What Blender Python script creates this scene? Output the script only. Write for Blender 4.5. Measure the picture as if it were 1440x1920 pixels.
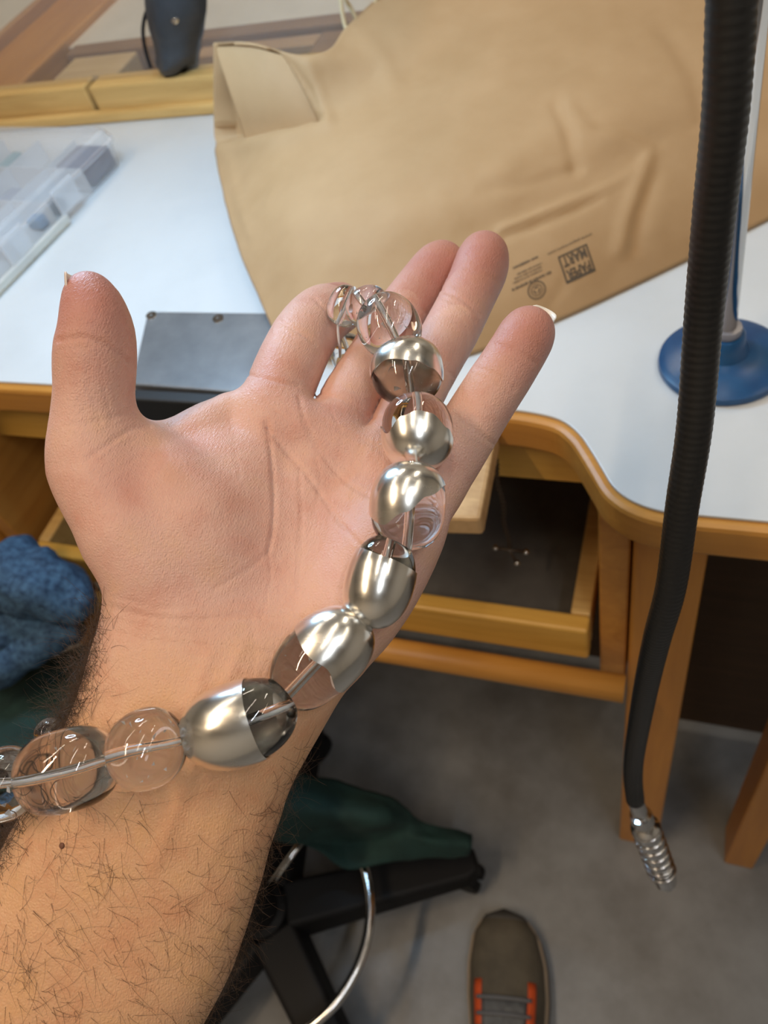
import bpy, bmesh, math, random
import numpy as np
from mathutils import Vector, Matrix, noise

# ------------------------------------------------------------------ scene
for o in list(bpy.data.objects):
    bpy.data.objects.remove(o)
SC = bpy.context.scene
COL = SC.collection
random.seed(7)
RNG = np.random.default_rng(7)

# ------------------------------------------------------------------ camera
F = 1500.0                      # focal length in pixels of the 1440 x 1920 frame
CAMH = 1.22                     # camera height above the floor


def _n(v):
    v = np.array(v, float)
    return v / np.linalg.norm(v)


DOWN = _n((415, 1170, 1500))    # world down seen from the camera (x right, y down, z forward)
_x = np.array((4200, 433, -1500.0))
_x = _n(_x - DOWN * _x.dot(DOWN))
ROT = np.stack([_x, np.cross(-DOWN, _x), -DOWN])     # world = ROT @ cam
CAMP = np.array((0.0, 0.0, CAMH))

cam_d = bpy.data.cameras.new('camera')
cam = bpy.data.objects.new('camera', cam_d)
COL.objects.link(cam)
SC.camera = cam
cam_d.sensor_fit = 'VERTICAL'
cam_d.sensor_height = 24.0
cam_d.sensor_width = 18.0
cam_d.lens = 24.0 * F / 1920.0
cam_d.clip_start = 0.01
cam_d.clip_end = 50
_m = Matrix.Identity(4)
for i in range(3):
    _m[i][0] = ROT[i, 0]
    _m[i][1] = -ROT[i, 1]
    _m[i][2] = -ROT[i, 2]
    _m[i][3] = CAMP[i]
cam.matrix_world = _m
cam_d.dof.use_dof = True
cam_d.dof.focus_distance = 0.268
cam_d.dof.aperture_fstop = 18.75 / 1.9     # 1.9 mm opening of a phone lens

# ------------------------------------------------------------------ world, lights, exposure
world = bpy.data.worlds.new('room_air')
SC.world = world
world.use_nodes = True
world.node_tree.nodes['Background'].inputs[0].default_value = (1.0, 0.84, 0.66, 1)
world.node_tree.nodes['Background'].inputs[1].default_value = 0.10


def area(name, loc, target, sx, sy, power, col, shape='RECTANGLE'):
    l = bpy.data.lights.new(name, 'AREA')
    l.shape = shape
    l.size = sx
    l.size_y = sy
    l.energy = power
    l.color = col
    o = bpy.data.objects.new(name, l)
    COL.objects.link(o)
    d = Vector(target) - Vector(loc)
    o.rotation_euler = d.to_track_quat('-Z', 'Y').to_euler()
    o.location = loc
    return o


WARM = (1.0, 0.88, 0.72)
AMBER = (1.0, 0.74, 0.48)
COOL = (0.90, 0.95, 1.0)
for lx, ly, ln, pw, cl in ((-0.95, 0.30, 1.3, 5.0, WARM), (0.12, 0.20, 1.3, 4.5, WARM), (1.15, 0.30, 1.3, 5, WARM), (-0.9, 2.0, 1.3, 11, WARM), (0.6, 2.0, 1.3, 11, WARM), (-0.75, -0.55, 1.0, 23, AMBER), (0.75, -0.55, 1.0, 12, COOL)):
    area('ceiling_tube', (lx, ly, 2.52), (lx, ly, 0), 0.045, ln, pw, cl)

# view
SC.view_settings.view_transform = 'Standard'
SC.view_settings.look = 'None'
SC.view_settings.exposure = -0.48
SC.view_settings.gamma = 1.0
SC.view_settings.use_curve_mapping = False
SC.cycles.max_bounces = 14
SC.cycles.transmission_bounces = 12
SC.cycles.glossy_bounces = 6
SC.cycles.diffuse_bounces = 4
SC.cycles.caustics_refractive = True
SC.cycles.caustics_reflective = True
SC.cycles.blur_glossy = 0.6
SC.cycles.sample_clamp_indirect = 6.0


# ------------------------------------------------------------------ helpers
def ray(u, v):
    return ROT @ np.array(((u - 720) / F, (v - 960) / F, 1.0))


def at(u, v, d):                # pixel + distance along the view axis -> world point
    return CAMP + ray(u, v) * d


def onz(u, v, z):               # pixel + height -> world point
    r = ray(u, v)
    return CAMP + r * ((z - CAMH) / r[2])


def ony(u, v, y):               # pixel + bench depth -> world point
    r = ray(u, v)
    return CAMP + r * (y / r[1])


def tag(o, label=None, cat=None, group=None, kind=None):
    if label:
        o['label'] = label
    if cat:
        o['category'] = cat
    if group:
        o['group'] = group
    if kind:
        o['kind'] = kind
    return o


def empty(name, loc=(0, 0, 0), label=None, cat=None, group=None):
    o = bpy.data.objects.new(name, None)
    o.empty_display_size = 0.02
    o.location = [float(x) for x in loc]
    COL.objects.link(o)
    return tag(o, label, cat, group)


def world_matrix(o):
    m = Matrix.Translation(o.location)
    if o.parent is not None:
        m = world_matrix(o.parent) @ o.matrix_parent_inverse @ m
    return m


def link(name, me, mat, parent=None, smooth=False):
    if mat is not None:
        me.materials.append(mat)
    if smooth:
        me.polygons.foreach_set('use_smooth', [True] * len(me.polygons))
    o = bpy.data.objects.new(name, me)
    COL.objects.link(o)
    if parent is not None:
        o.parent = parent
        o.matrix_parent_inverse = world_matrix(parent).inverted()
    return o


def mesh_np(name, V, Fc, mat, parent=None, smooth=True):
    me = bpy.data.meshes.new(name)
    me.from_pydata([tuple(map(float, v)) for v in V], [], [tuple(map(int, f)) for f in Fc])
    me.update()
    return link(name, me, mat, parent, smooth)


def bm_obj(name, bm, mat, parent=None, smooth=False, bevel=0, seg=2, angle=0.6):
    me = bpy.data.meshes.new(name)
    bmesh.ops.recalc_face_normals(bm, faces=bm.faces[:])
    bm.to_mesh(me)
    bm.free()
    o = link(name, me, mat, parent, smooth)
    if bevel:
        b = o.modifiers.new('bevel', 'BEVEL')
        b.width = bevel
        b.segments = seg
        b.limit_method = 'ANGLE'
        b.angle_limit = angle
    return o


def add_box(bm, lo, hi, mat4=None):
    vs = []
    for z in (lo[2], hi[2]):
        for x, y in ((lo[0], lo[1]), (hi[0], lo[1]), (hi[0], hi[1]), (lo[0], hi[1])):
            p = Vector((x, y, z))
            vs.append(bm.verts.new(mat4 @ p if mat4 else p))
    for f in ((0, 3, 2, 1), (4, 5, 6, 7), (0, 1, 5, 4), (1, 2, 6, 5), (2, 3, 7, 6), (3, 0, 4, 7)):
        bm.faces.new([vs[i] for i in f])


def box(name, lo, hi, mat, parent=None, bevel=0.0015, mat4=None):
    bm = bmesh.new()
    add_box(bm, lo, hi, mat4)
    return bm_obj(name, bm, mat, parent, False, bevel)


def prism(name, pts, z0, z1, mat, parent=None, bevel=0.0, smooth=False):
    bm = bmesh.new()
    a = [bm.verts.new((p[0], p[1], z0)) for p in pts]
    b = [bm.verts.new((p[0], p[1], z1)) for p in pts]
    n = len(pts)
    bm.faces.new(a[::-1])
    bm.faces.new(b)
    for i in range(n):
        bm.faces.new((a[i], a[(i + 1) % n], b[(i + 1) % n], b[i]))
    return bm_obj(name, bm, mat, parent, smooth, bevel)


def frames(P):
    P = np.asarray(P, float)
    T = np.gradient(P, axis=0)
    T /= np.linalg.norm(T, axis=1)[:, None] + 1e-12
    up = np.array((0.123, 0.377, 0.918))
    N = np.zeros_like(P)
    n = np.cross(T[0], up)
    n /= np.linalg.norm(n)
    for i in range(len(P)):
        n = n - T[i] * n.dot(T[i])
        n /= np.linalg.norm(n) + 1e-12
        N[i] = n
    return T, N, np.cross(T, N)


def tube_vf(P, R, seg=12, cap=True, off=0):
    P = np.asarray(P, float)
    R = np.broadcast_to(np.asarray(R, float), (len(P),))
    T, N, B = frames(P)
    a = np.linspace(0, 2 * np.pi, seg, endpoint=False)
    V = (P[:, None, :] + R[:, None, None] * (np.cos(a)[None, :, None] * N[:, None, :] + np.sin(a)[None, :, None] * B[:, None, :])).reshape(-1, 3)
    Fc = []
    for i in range(len(P) - 1):
        for j in range(seg):
            k = (j + 1) % seg
            Fc.append((off + i * seg + j, off + i * seg + k, off + (i + 1) * seg + k, off + (i + 1) * seg + j))
    if cap:
        Fc.append(tuple(off + j for j in range(seg))[::-1])
        Fc.append(tuple(off + (len(P) - 1) * seg + j for j in range(seg)))
    return V, Fc


def tube(name, P, R, mat, parent=None, seg=12, smooth=True):
    V, Fc = tube_vf(P, R, seg)
    return mesh_np(name, V, Fc, mat, parent, smooth)


def lathe(name, prof, origin, mat, parent=None, seg=32, axis=(0, 0, 1), smooth=True):
    ax = Vector(axis).normalized()
    q = Vector((0, 0, 1)).rotation_difference(ax)
    V, Fc = [], []
    n = len(prof)
    for j in range(seg):
        a = 2 * math.pi * j / seg
        for r, z in prof:
            V.append(Vector(origin) + q @ Vector((max(r, 1e-5) * math.cos(a), max(r, 1e-5) * math.sin(a), z)))
    for j in range(seg):
        k = (j + 1) % seg
        for i in range(n - 1):
            Fc.append((j * n + i, k * n + i, k * n + i + 1, j * n + i + 1))
    Fc.append([j * n for j in range(seg)][::-1])
    Fc.append([j * n + n - 1 for j in range(seg)])
    o = mesh_np(name, V, Fc, mat, parent, smooth)
    if smooth:
        e = o.modifiers.new('edge', 'EDGE_SPLIT')
        e.split_angle = 0.7
    return o


def spline(pts, n=12):
    """Catmull-Rom through rows of numbers"""
    P = np.asarray(pts, float)
    P = np.vstack([2 * P[0] - P[1], P, 2 * P[-1] - P[-2]])
    out = []
    for i in range(1, len(P) - 2):
        for t in np.linspace(0, 1, n, endpoint=False):
            a, b, c, d = P[i - 1], P[i], P[i + 1], P[i + 2]
            out.append(0.5 * (2 * b + (c - a) * t + (2 * a - 5 * b + 4 * c - d) * t * t + (3 * b - a - 3 * c + d) * t ** 3))
    out.append(P[-2])
    return np.array(out)


def grid_interp(G, nu, nv):
    """smooth surface through a control grid G[rows][cols][3]"""
    G = np.asarray(G, float)
    rows = np.array([spline(r, nu) for r in G])                    # rows x NU x 3
    cols = np.array([spline(rows[:, i, :], nv) for i in range(rows.shape[1])])   # NU x NV x 3
    return cols.transpose(1, 0, 2)


def grid_faces(nr, nc):
    return [(i * nc + j, i * nc + j + 1, (i + 1) * nc + j + 1, (i + 1) * nc + j) for i in range(nr - 1) for j in range(nc - 1)]


def fbm(p, s, oct=4):
    return noise.fractal(Vector(p) * s, 1.0, 2.0, oct, noise_basis='PERLIN_ORIGINAL')


# ------------------------------------------------------------------ materials
def mat(name, col=(0.8, 0.8, 0.8), rough=0.5, metal=0.0, **kw):
    m = bpy.data.materials.new(name)
    m.use_nodes = True
    b = m.node_tree.nodes['Principled BSDF']
    b.inputs['Base Color'].default_value = (*col, 1)
    b.inputs['Roughness'].default_value = rough
    b.inputs['Metallic'].default_value = metal
    for k, v in kw.items():
        b.inputs[k.replace('_', ' ')].default_value = v
    return m


def nodes(m):
    return m.node_tree.nodes, m.node_tree.links, m.node_tree.nodes['Principled BSDF']


def tex_noise(m, scale, detail=4, rough=0.55, coord='Object', stretch=None, dist=0.0):
    nd, lk, b = nodes(m)
    tc = nd.new('ShaderNodeTexCoord')
    out = tc.outputs[coord]
    if stretch:
        mp = nd.new('ShaderNodeMapping')
        mp.inputs['Scale'].default_value = stretch
        lk.new(out, mp.inputs['Vector'])
        out = mp.outputs['Vector']
    n = nd.new('ShaderNodeTexNoise')
    n.inputs['Scale'].default_value = scale
    n.inputs['Detail'].default_value = detail
    n.inputs['Roughness'].default_value = rough
    n.inputs['Distortion'].default_value = dist
    lk.new(out, n.inputs['Vector'])
    return n


def ramp(m, fac, stops):
    nd, lk, b = nodes(m)
    r = nd.new('ShaderNodeValToRGB')
    e = r.color_ramp.elements
    while len(e) < len(stops):
        e.new(0.5)
    for i, (p, c) in enumerate(stops):
        e[i].position = p
        e[i].color = (*c, 1)
    lk.new(fac, r.inputs[0])
    return r


def bump(m, height, strength=0.2, dist=0.001, prev=None):
    nd, lk, b = nodes(m)
    n = nd.new('ShaderNodeBump')
    n.inputs['Strength'].default_value = strength
    n.inputs['Distance'].default_value = dist
    lk.new(height, n.inputs['Height'])
    if prev is not None:
        lk.new(prev.outputs[0], n.inputs['Normal'])
    lk.new(n.outputs[0], b.inputs['Normal'])
    return n


def wood(name, a, b_, rough=0.45, stretch=(3, 40, 40), scale=1.6):
    m = mat(name, a, rough)
    nd, lk, b = nodes(m)
    n = tex_noise(m, scale, 6, 0.6, stretch=stretch, dist=0.6)
    r = ramp(m, n.outputs['Fac'], [(0.3, a), (0.7, b_)])
    lk.new(r.outputs[0], b.inputs['Base Color'])
    bump(m, n.outputs['Fac'], 0.12, 0.002)
    return m


def mottled(name, a, b_, scale, rough=0.6, bumpy=0.0, detail=5, stretch=None, lo=0.35, hi=0.65, bd=0.001, metal=0.0):
    m = mat(name, a, rough, metal)
    nd, lk, b = nodes(m)
    n = tex_noise(m, scale, detail, 0.6, stretch=stretch)
    r = ramp(m, n.outputs['Fac'], [(lo, a), (hi, b_)])
    lk.new(r.outputs[0], b.inputs['Base Color'])
    if bumpy:
        bump(m, n.outputs['Fac'], bumpy, bd)
    return m


def glass(name, col=(1, 1, 1), ior=1.5, rough=0.0):
    m = mat(name, col, rough)
    nd, lk, b = nodes(m)
    b.inputs['Transmission Weight'].default_value = 1.0
    b.inputs['IOR'].default_value = ior
    return m

# ------------------------------------------------------------------ surfaces
pine = wood('pine_wood', (0.60, 0.28, 0.055), (0.46, 0.20, 0.035), 0.4)
pine_y = wood('pine_wood_lengthwise', (0.58, 0.27, 0.055), (0.45, 0.19, 0.035), 0.4, stretch=(40, 3, 40))
pine_z = wood('pine_wood_upright', (0.62, 0.27, 0.045), (0.50, 0.20, 0.03), 0.4, stretch=(40, 40, 3))
pale_pine = wood('pale_worn_pine', (0.70, 0.46, 0.17), (0.48, 0.28, 0.085), 0.55)
honey_pine = wood('honey_pine', (0.72, 0.42, 0.09), (0.56, 0.30, 0.05), 0.42)
block_pine = wood('raw_pine', (0.62, 0.45, 0.24), (0.50, 0.34, 0.16), 0.6)
pin_wood = mottled('scarred_beech', (0.66, 0.44, 0.22), (0.42, 0.25, 0.11), 26, 0.6, 0.2, stretch=(1, 2.5, 1))
brown_wood = wood('brown_wood', (0.33, 0.19, 0.09), (0.22, 0.12, 0.055), 0.5)
white_top = mottled('white_laminate', (0.625, 0.655, 0.675), (0.565, 0.595, 0.615), 9, 0.3, 0.0, 6, lo=0.42, hi=0.75)
_nd, _lk, _b = nodes(white_top)
cream_top = mottled('cream_laminate', (0.74, 0.70, 0.62), (0.66, 0.62, 0.54), 8, 0.4)
floor_m = mottled('grey_vinyl_floor', (0.285, 0.295, 0.305), (0.13, 0.125, 0.12), 7, 0.42, 0.06, 8, lo=0.3, hi=0.72, bd=0.002)
wall_m = mat('painted_wall', (0.62, 0.58, 0.52), 0.8)
steel = mottled('scuffed_steel', (0.30, 0.31, 0.325), (0.24, 0.25, 0.265), 40, 0.38, 0.05, metal=0.7)
dark_steel = mat('blackened_steel', (0.05, 0.052, 0.055), 0.4, 0.6)
chrome = mat('chrome', (0.72, 0.72, 0.72), 0.12, 1.0)
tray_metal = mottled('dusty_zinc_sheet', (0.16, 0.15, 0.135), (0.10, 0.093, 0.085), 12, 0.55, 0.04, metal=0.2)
black_rubber = mat('black_rubber', (0.012, 0.012, 0.012), 0.42)
black_plastic = mat('black_plastic', (0.008, 0.008, 0.009), 0.6, Specular_IOR_Level=0.25)
blue_cast = mottled('blue_enamel', (0.006, 0.055, 0.16), (0.012, 0.085, 0.21), 30, 0.28, 0.05)
kraft = mottled('kraft_paper', (0.475, 0.305, 0.155), (0.43, 0.27, 0.13), 14, 0.72, 0.10, 8)
ink = mat('brown_black_ink', (0.10, 0.075, 0.05), 0.8)
twine_m = mat('paper_twine', (0.62, 0.50, 0.30), 0.8)
green_cloth = mottled('dark_green_cotton', (0.012, 0.045, 0.040), (0.008, 0.030, 0.027), 30, 0.85, 0.2)
blue_knit = mottled('blue_marled_knit', (0.055, 0.125, 0.22), (0.012, 0.035, 0.08), 150, 0.9, 0.6, 5, bd=0.003)


def clear_plastic(name, tint, milk, gloss_rough=0.15, ior=1.45):
    """thin clear sheet: lets light straight through, a little milky, glossy at grazing angles"""
    m = bpy.data.materials.new(name)
    m.use_nodes = True
    nd, lk = m.node_tree.nodes, m.node_tree.links
    nd.remove(nd['Principled BSDF'])
    out = nd['Material Output']
    tr = nd.new('ShaderNodeBsdfTransparent')
    tr.inputs[0].default_value = (*tint, 1)
    df = nd.new('ShaderNodeBsdfDiffuse')
    df.inputs[0].default_value = (0.85, 0.87, 0.9, 1)
    gl = nd.new('ShaderNodeBsdfGlossy')
    gl.inputs['Roughness'].default_value = gloss_rough
    lw = nd.new('ShaderNodeLayerWeight')
    pw = nd.new('ShaderNodeMath')
    pw.operation = 'POWER'
    pw.inputs[1].default_value = 4.0
    lk.new(lw.outputs['Facing'], pw.inputs[0])
    fr = nd.new('ShaderNodeMath')
    fr.operation = 'MULTIPLY_ADD'
    fr.inputs[1].default_value = 0.7
    fr.inputs[2].default_value = 0.04
    lk.new(pw.outputs[0], fr.inputs[0])
    m1 = nd.new('ShaderNodeMixShader')
    m1.inputs[0].default_value = milk
    lk.new(tr.outputs[0], m1.inputs[1])
    lk.new(df.outputs[0], m1.inputs[2])
    m2 = nd.new('ShaderNodeMixShader')
    lk.new(fr.outputs[0], m2.inputs[0])
    lk.new(m1.outputs[0], m2.inputs[1])
    lk.new(gl.outputs[0], m2.inputs[2])
    lk.new(m2.outputs[0], out.inputs['Surface'])
    return m


# ------------------------------------------------------------------ setting
fl = box('floor', (-3, -2, -0.05), (2.5, 3.2, 0.0), floor_m, None, 0)
tag(fl, 'scuffed grey vinyl floor under the benches', kind='structure')
wl = box('wall_back', (-3, 3.0, 0.0), (2.5, 3.1, 2.6), wall_m, None, 0)
tag(wl, 'plain pale wall behind the benches', kind='structure')
for nm_, lo_, hi_ in (('wall_left', (-3.1, -2, 0), (-3, 3.1, 2.6)), ('wall_right', (2.5, -2, 0), (2.6, 3.1, 2.6)), ('wall_front', (-3.1, -2.1, 0), (2.6, -2, 2.6)), ('ceiling', (-3.1, -2.1, 2.6), (2.6, 3.1, 2.7))):
    tag(box(nm_, lo_, hi_, wall_m, None, 0), 'plain pale %s of the workshop' % nm_.split('_')[0], kind='structure')

# ------------------------------------------------------------------ jeweller's workbench
BZ = 0.80
bench = empty('workbench', (-0.3, 0.6, 0), 'white-topped wooden jewellery workbench with a curved cutout and open tray', 'workbench')
curve_r = [(-0.125, .398), (-0.102, .3965), (-0.079, .391), (-0.064, .379), (-0.053, .363), (-0.044, .348), (-0.035, .334), (-0.022, .324), (-0.004, .3185), (0.02, .318)]
curve_r = [tuple(p) for p in spline(curve_r, 4)]
cx = -0.36
curve_l = [(2 * cx - x, y) for x, y in curve_r][::-1]
edge = [(-1.35, .318)] + curve_l + curve_r + [(0.95, .318), (0.95, 0.888), (-1.35, 0.888)]


def grow(poly, d):
    P = np.array(poly)
    out = []
    n = len(P)
    for i in range(n):
        a, b, c_ = P[i - 1], P[i], P[(i + 1) % n]
        t = _n(_n(b - a) + _n(c_ - b))
        nn = np.array((t[1], -t[0]))
        out.append(tuple(b + nn * d))
    return out


prism('worktop', edge, BZ - 0.0025, BZ, white_top, bench, 0.0006)
prism('edge_band', grow(edge, 0.0075), BZ - 0.034, BZ - 0.0026, pine, bench, 0.004)
box('apron', (-0.66, 0.405, 0.712), (-0.062, 0.425, BZ - 0.034), honey_pine, bench)
box('apron', (0.03, 0.345, 0.735), (0.95, 0.365, BZ - 0.034), pine, bench)
dark_panel = wood('under_bench_shade', (0.075, 0.04, 0.018), (0.05, 0.027, 0.012), 0.7)  # dark sheets added to stand for the shade under the bench
box('shade_panel', (-0.69, 0.60, 0.03), (-0.03, 0.615, BZ - 0.034), dark_panel, bench)
box('shade_panel', (0.03, 0.52, 0.03), (0.95, 0.535, BZ - 0.034), dark_panel, bench)
box('cross_rail', (-0.66, 0.50, 0.665), (-0.06, 0.52, 0.705), pine, bench)
for lx in (-0.022, 0.115, -0.742):
    w_ = 0.05 if lx != 0.115 else 0.036
    box('leg', (lx, 0.338, 0.0), (lx + w_, 0.388, BZ - 0.034), pine_z, bench, 0.003)
box('leg', (-0.022, 0.82, 0), (0.028, 0.87, BZ - 0.034), pine_z, bench, 0.003)
box('leg', (-0.742, 0.82, 0), (-0.692, 0.87, BZ - 0.034), pine_z, bench, 0.003)
for x0, x1 in ((-0.047, -0.024), (-0.690, -0.667)):
    box('tray_runner', (x0, 0.345, 0.50), (x1, 0.82, BZ - 0.034), pine_y, bench, 0.002)
tube('front_rail', [(-0.69, .314, .545), (-0.4, .314, .545), (-0.022, .314, .545)], 0.0125, pine, bench, 16)
tray = empty('sliding_tray', (-0.35, 0.42, 0.56))
tray.parent = bench
tray.location = (-0.05, -0.18, 0.56)
tag(tray, 'open catch tray with a dark metal floor')


def tray_part(name, lo, hi, m, b=0.0015):
    o = box(name, lo, hi, m, None, b)
    o.parent = tray
    o.matrix_parent_inverse = Matrix.Translation((-0.35, 0.42, 0.56)).inverted()
    return o


tray_part('tray_front', (-0.652, 0.333, 0.552), (-0.055, 0.350, 0.602), honey_pine, 0.003)
tray_part('tray_side', (-0.652, 0.350, 0.552), (-0.637, 0.545, 0.602), pale_pine, 0.002)
tray_part('tray_side', (-0.072, 0.350, 0.552), (-0.055, 0.545, 0.602), pale_pine, 0.002)
tray_part('tray_back', (-0.637, 0.528, 0.552), (-0.072, 0.545, 0.640), brown_wood)
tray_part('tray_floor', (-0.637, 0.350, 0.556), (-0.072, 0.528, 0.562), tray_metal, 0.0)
# the rail along the back, in two pieces with a gap
for x0, x1 in ((-1.35, -0.752), (-0.742, 0.95)):
    box('back_rail', (x0, 0.872 if x0 > -1 else 0.876, BZ), (x1, 0.905, BZ + 0.043), pale_pine, bench, 0.003)
box('rail_moulding', (-1.35, 0.862, BZ), (0.95, 0.8755, BZ + 0.014), pale_pine, bench, 0.004)

# clear splash screen standing on the rail
pane_m = clear_plastic('dusty_acrylic', (0.97, 0.97, 0.96), 0.05, 0.08)
pane = box('acrylic_screen', (-1.34, 0.888, BZ + 0.043), (-0.30, 0.891, 1.16), pane_m, None, 0)
tag(pane, 'upright clear dusty acrylic screen on the rail between two benches', 'screen')

# ------------------------------------------------------------------ the bench across the aisle
opp = empty('workbench', (-0.6, 1.4, 0), 'second workbench behind the rail with cream top and wooden lip', 'workbench')
OZ = 0.80
prism('worktop', [(-1.6, 1.112), (0.8, 1.112), (0.8, 1.75), (-1.6, 1.75)], OZ - 0.002, OZ, cream_top, opp)
prism('worktop', [(-1.6, 0.96), (-1.072, 0.96), (-1.072, 1.1115), (-1.6, 1.1115)], OZ - 0.002, OZ, cream_top, opp)
box('front_lip', (-0.93, 1.078, OZ - 0.03), (0.8, 1.111, OZ + 0.004), brown_wood, opp, 0.003)
box('apron', (-1.07, 1.070, 0.69), (0.8, 1.086, OZ - 0.031), pine, opp, 0.002)
box('divider_board', (-1.066, 0.955, OZ - 0.06), (-0.945, 1.74, OZ + 0.012), pine_y, opp, 0.004)
box('edge_strip', (-1.082, 0.955, OZ), (-1.068, 1.74, OZ + 0.028), wood('strip_wood', (0.50, 0.28, 0.12), (0.40, 0.2, 0.08), 0.5, stretch=(40, 3, 40)), opp, 0.003)
for lx in (-1.55, 0.7):
    box('leg', (lx, 1.12, 0), (lx + 0.06, 1.18, OZ - 0.002), pine_z, opp)
    box('leg', (lx, 1.66, 0), (lx + 0.06, 1.72, OZ - 0.002), pine_z, opp)
box('side_panel', (-0.93, 1.12, 0.3), (0.66, 1.135, OZ - 0.002), brown_wood, opp)
bl = empty('wood_block', (-0.845, 1.05, 0.74), 'pale square wood block with a screw hole behind the rail', 'block')
box('block_body', (-0.905, 1.0, 0.735), (-0.792, 1.066, 0.803), block_pine, bl, 0.003)
lathe('screw', [(0.006, 0), (0.006, 0.002), (0.002, 0.0025)], (-0.842, 0.9995, 0.775), dark_steel, bl, 14, (0, -1, 0))
box('block_post', (-0.89, 1.01, 0.0), (-0.81, 1.05, 0.735), brown_wood, bl, 0.002)
dr = empty('wooden_drawer', (-0.52, 1.04, 0.7), 'pulled-out wooden drawer of the bench behind with a dark end', 'drawer')
box('drawer_rail', (-0.68, 1.03, 0.775), (-0.497, 1.062, 0.80), wood('drawer_wood', (0.55, 0.36, 0.2), (0.42, 0.26, 0.13), 0.5), dr)
box('drawer_panel', (-0.68, 1.018, 0.70), (-0.497, 1.0299, 0.785), mat('grey_panel', (0.28, 0.26, 0.24), 0.6), dr)
box('drawer_end', (-0.495, 0.985, 0.70), (-0.415, 1.062, 0.802), brown_wood, dr, 0.003)
box('drawer_runner', (-0.68, 1.0631, 0.70), (-0.415, 1.0695, 0.77), brown_wood, dr, 0.002)

# black pouch hanging there
pouch = empty('pouch', at(325, 120, 1.02), 'black fabric pouch with a thin strap hanging behind the rail', 'pouch')
pouch_m = mottled('worn_black_nylon', (0.055, 0.062, 0.073), (0.022, 0.024, 0.028), 12, 0.5, 0.15)
G = []
for v, l, r, dd in ((-90, 268, 400, .84), (-30, 270, 392, .88), (40, 276, 383, .92), (85, 288, 376, .95), (122, 292, 372, .972), (136, 300, 364, .98)):
    ringp = []
    m_, h_ = (l + r) / 2, (r - l) / 2
    for k in range(16):
        a = 2 * math.pi * k / 16
        ringp.append(at(m_ + h_ * math.cos(a) * (1 + .06 * math.sin(3 * a)), v + 8 * math.sin(a * 2), dd + .022 * math.sin(a) * (1 if v < 130 else .5)))
    ringp.append(ringp[0])
    G.append(ringp)
S = grid_interp(G, 3, 5)
V = S.reshape(-1, 3)
V = np.array([v + np.array((0, 0, 1)) * 0.004 * fbm(v, 40) for v in V])
nr, nc = S.shape[:2]
fc = grid_faces(nr, nc) + [tuple(range(nc - 1)), tuple((nr - 1) * nc + k for k in range(nc - 2, -1, -1))]
mesh_np('pouch_body', V, fc, pouch_m, pouch, True)
tube('strap', spline([at(283, 5, .92), at(272, 30, .93), at(268, 60, .945), at(273, 95, .96), at(283, 128, .97)], 8), 0.0022, black_plastic, pouch, 8)
lathe('snap', [(0.005, 0), (0.004, 0.002), (0.0, 0.003)], at(327, 36, .896), chrome, pouch, 14, (0.2, -1, 0.4))

# ------------------------------------------------------------------ steel plate clamped at the cutout
pl = empty('steel_plate', (-0.38, 0.44, BZ), 'flat grey steel bench plate clamped to the edge beside the thumb', 'steel plate')
pq = [(-0.437, .3935), (-0.302, .390), (-0.328, .487), (-0.469, .487)]
prism('plate', pq, BZ + 0.0005, BZ + 0.010, steel, pl, 0.002)
for u, v in ((284, 592), (409, 598)):
    p = onz(u, v, BZ + 0.010)
    lathe('screw', [(0.0055, 0), (0.005, 0.0012), (0.002, 0.0012), (0.0015, 0.0004)], p, chrome, pl, 16)
box('clamp_jaw', (-0.435, 0.377, 0.735), (-0.31, 0.389, BZ + 0.0095), dark_steel, pl, 0.002)
box('clamp_lip', (-0.425, 0.366, 0.735), (-0.32, 0.3768, 0.757), dark_steel, pl, 0.002)
tube('clamp_screw', [(-0.372, .384, .70), (-0.372, .384, .7355)], 0.006, dark_steel, pl, 14)

# wooden bench pin
pin = empty('bench_pin', (-0.2, 0.36, 0.77), 'worn wooden bench pin sticking out from the cutout behind the beads', 'bench pin')
bm = bmesh.new()
for z0, z1 in ((0.768, 0.788),):
    pts = [(-0.285, .300), (-0.150, .304), (-0.119, .307), (-0.124, .389), (-0.285, .389)]
    a = [bm.verts.new((x, y, z0)) for x, y in pts]
    b = [bm.verts.new((x, y, z1)) for x, y in pts]
    bm.faces.new(a[::-1]); bm.faces.new(b)
    for i in range(5):
        bm.faces.new((a[i], a[(i + 1) % 5], b[(i + 1) % 5], b[i]))
bm_obj('pin_board', bm, pin_wood, pin, False, 0.003)
box('pin_bracket', (-0.25, 0.389, 0.74), (-0.16, 0.4045, 0.7657), dark_steel, pin)

# chain hanging over the tray
ch = empty('hanging_chain', (-0.129, 0.3885, 0.768), 'thin dark chain with a barred end hanging over the tray', 'chain')
chain_m = mat('dull_brass_chain', (0.10, 0.075, 0.055), 0.4, 0.7)
V, Fc, off = [], [], 0
for k in range(52):
    z = 0.768 - k * 0.0026
    a = np.linspace(0, 2 * np.pi, 9)[:-1]
    c0 = np.array((-0.129 + 0.001 * math.sin(k * .3), 0.3865, z))
    ring = np.array([c0 + (np.array((math.cos(t) * 0.0017, 0, math.sin(t) * 0.0022)) if k % 2 else np.array((0, math.cos(t) * 0.0017, math.sin(t) * 0.0022))) for t in a] )
    ring = np.vstack([ring, ring[:1]])
    tv, tf = tube_vf(ring, 0.0006, 5, False, off)
    V.append(tv); Fc += tf; off += len(tv)
lk_o = mesh_np('chain_links', np.vstack(V), Fc, chain_m, ch, True)
tag(lk_o, 'tiny round links', kind='stuff')
e = np.array((-0.129, .3865, .632))
tube('end_bar', [e + (-.012, -.001, .004), e + (.014, .002, -.002)], 0.0016, chain_m, ch, 8)
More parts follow.
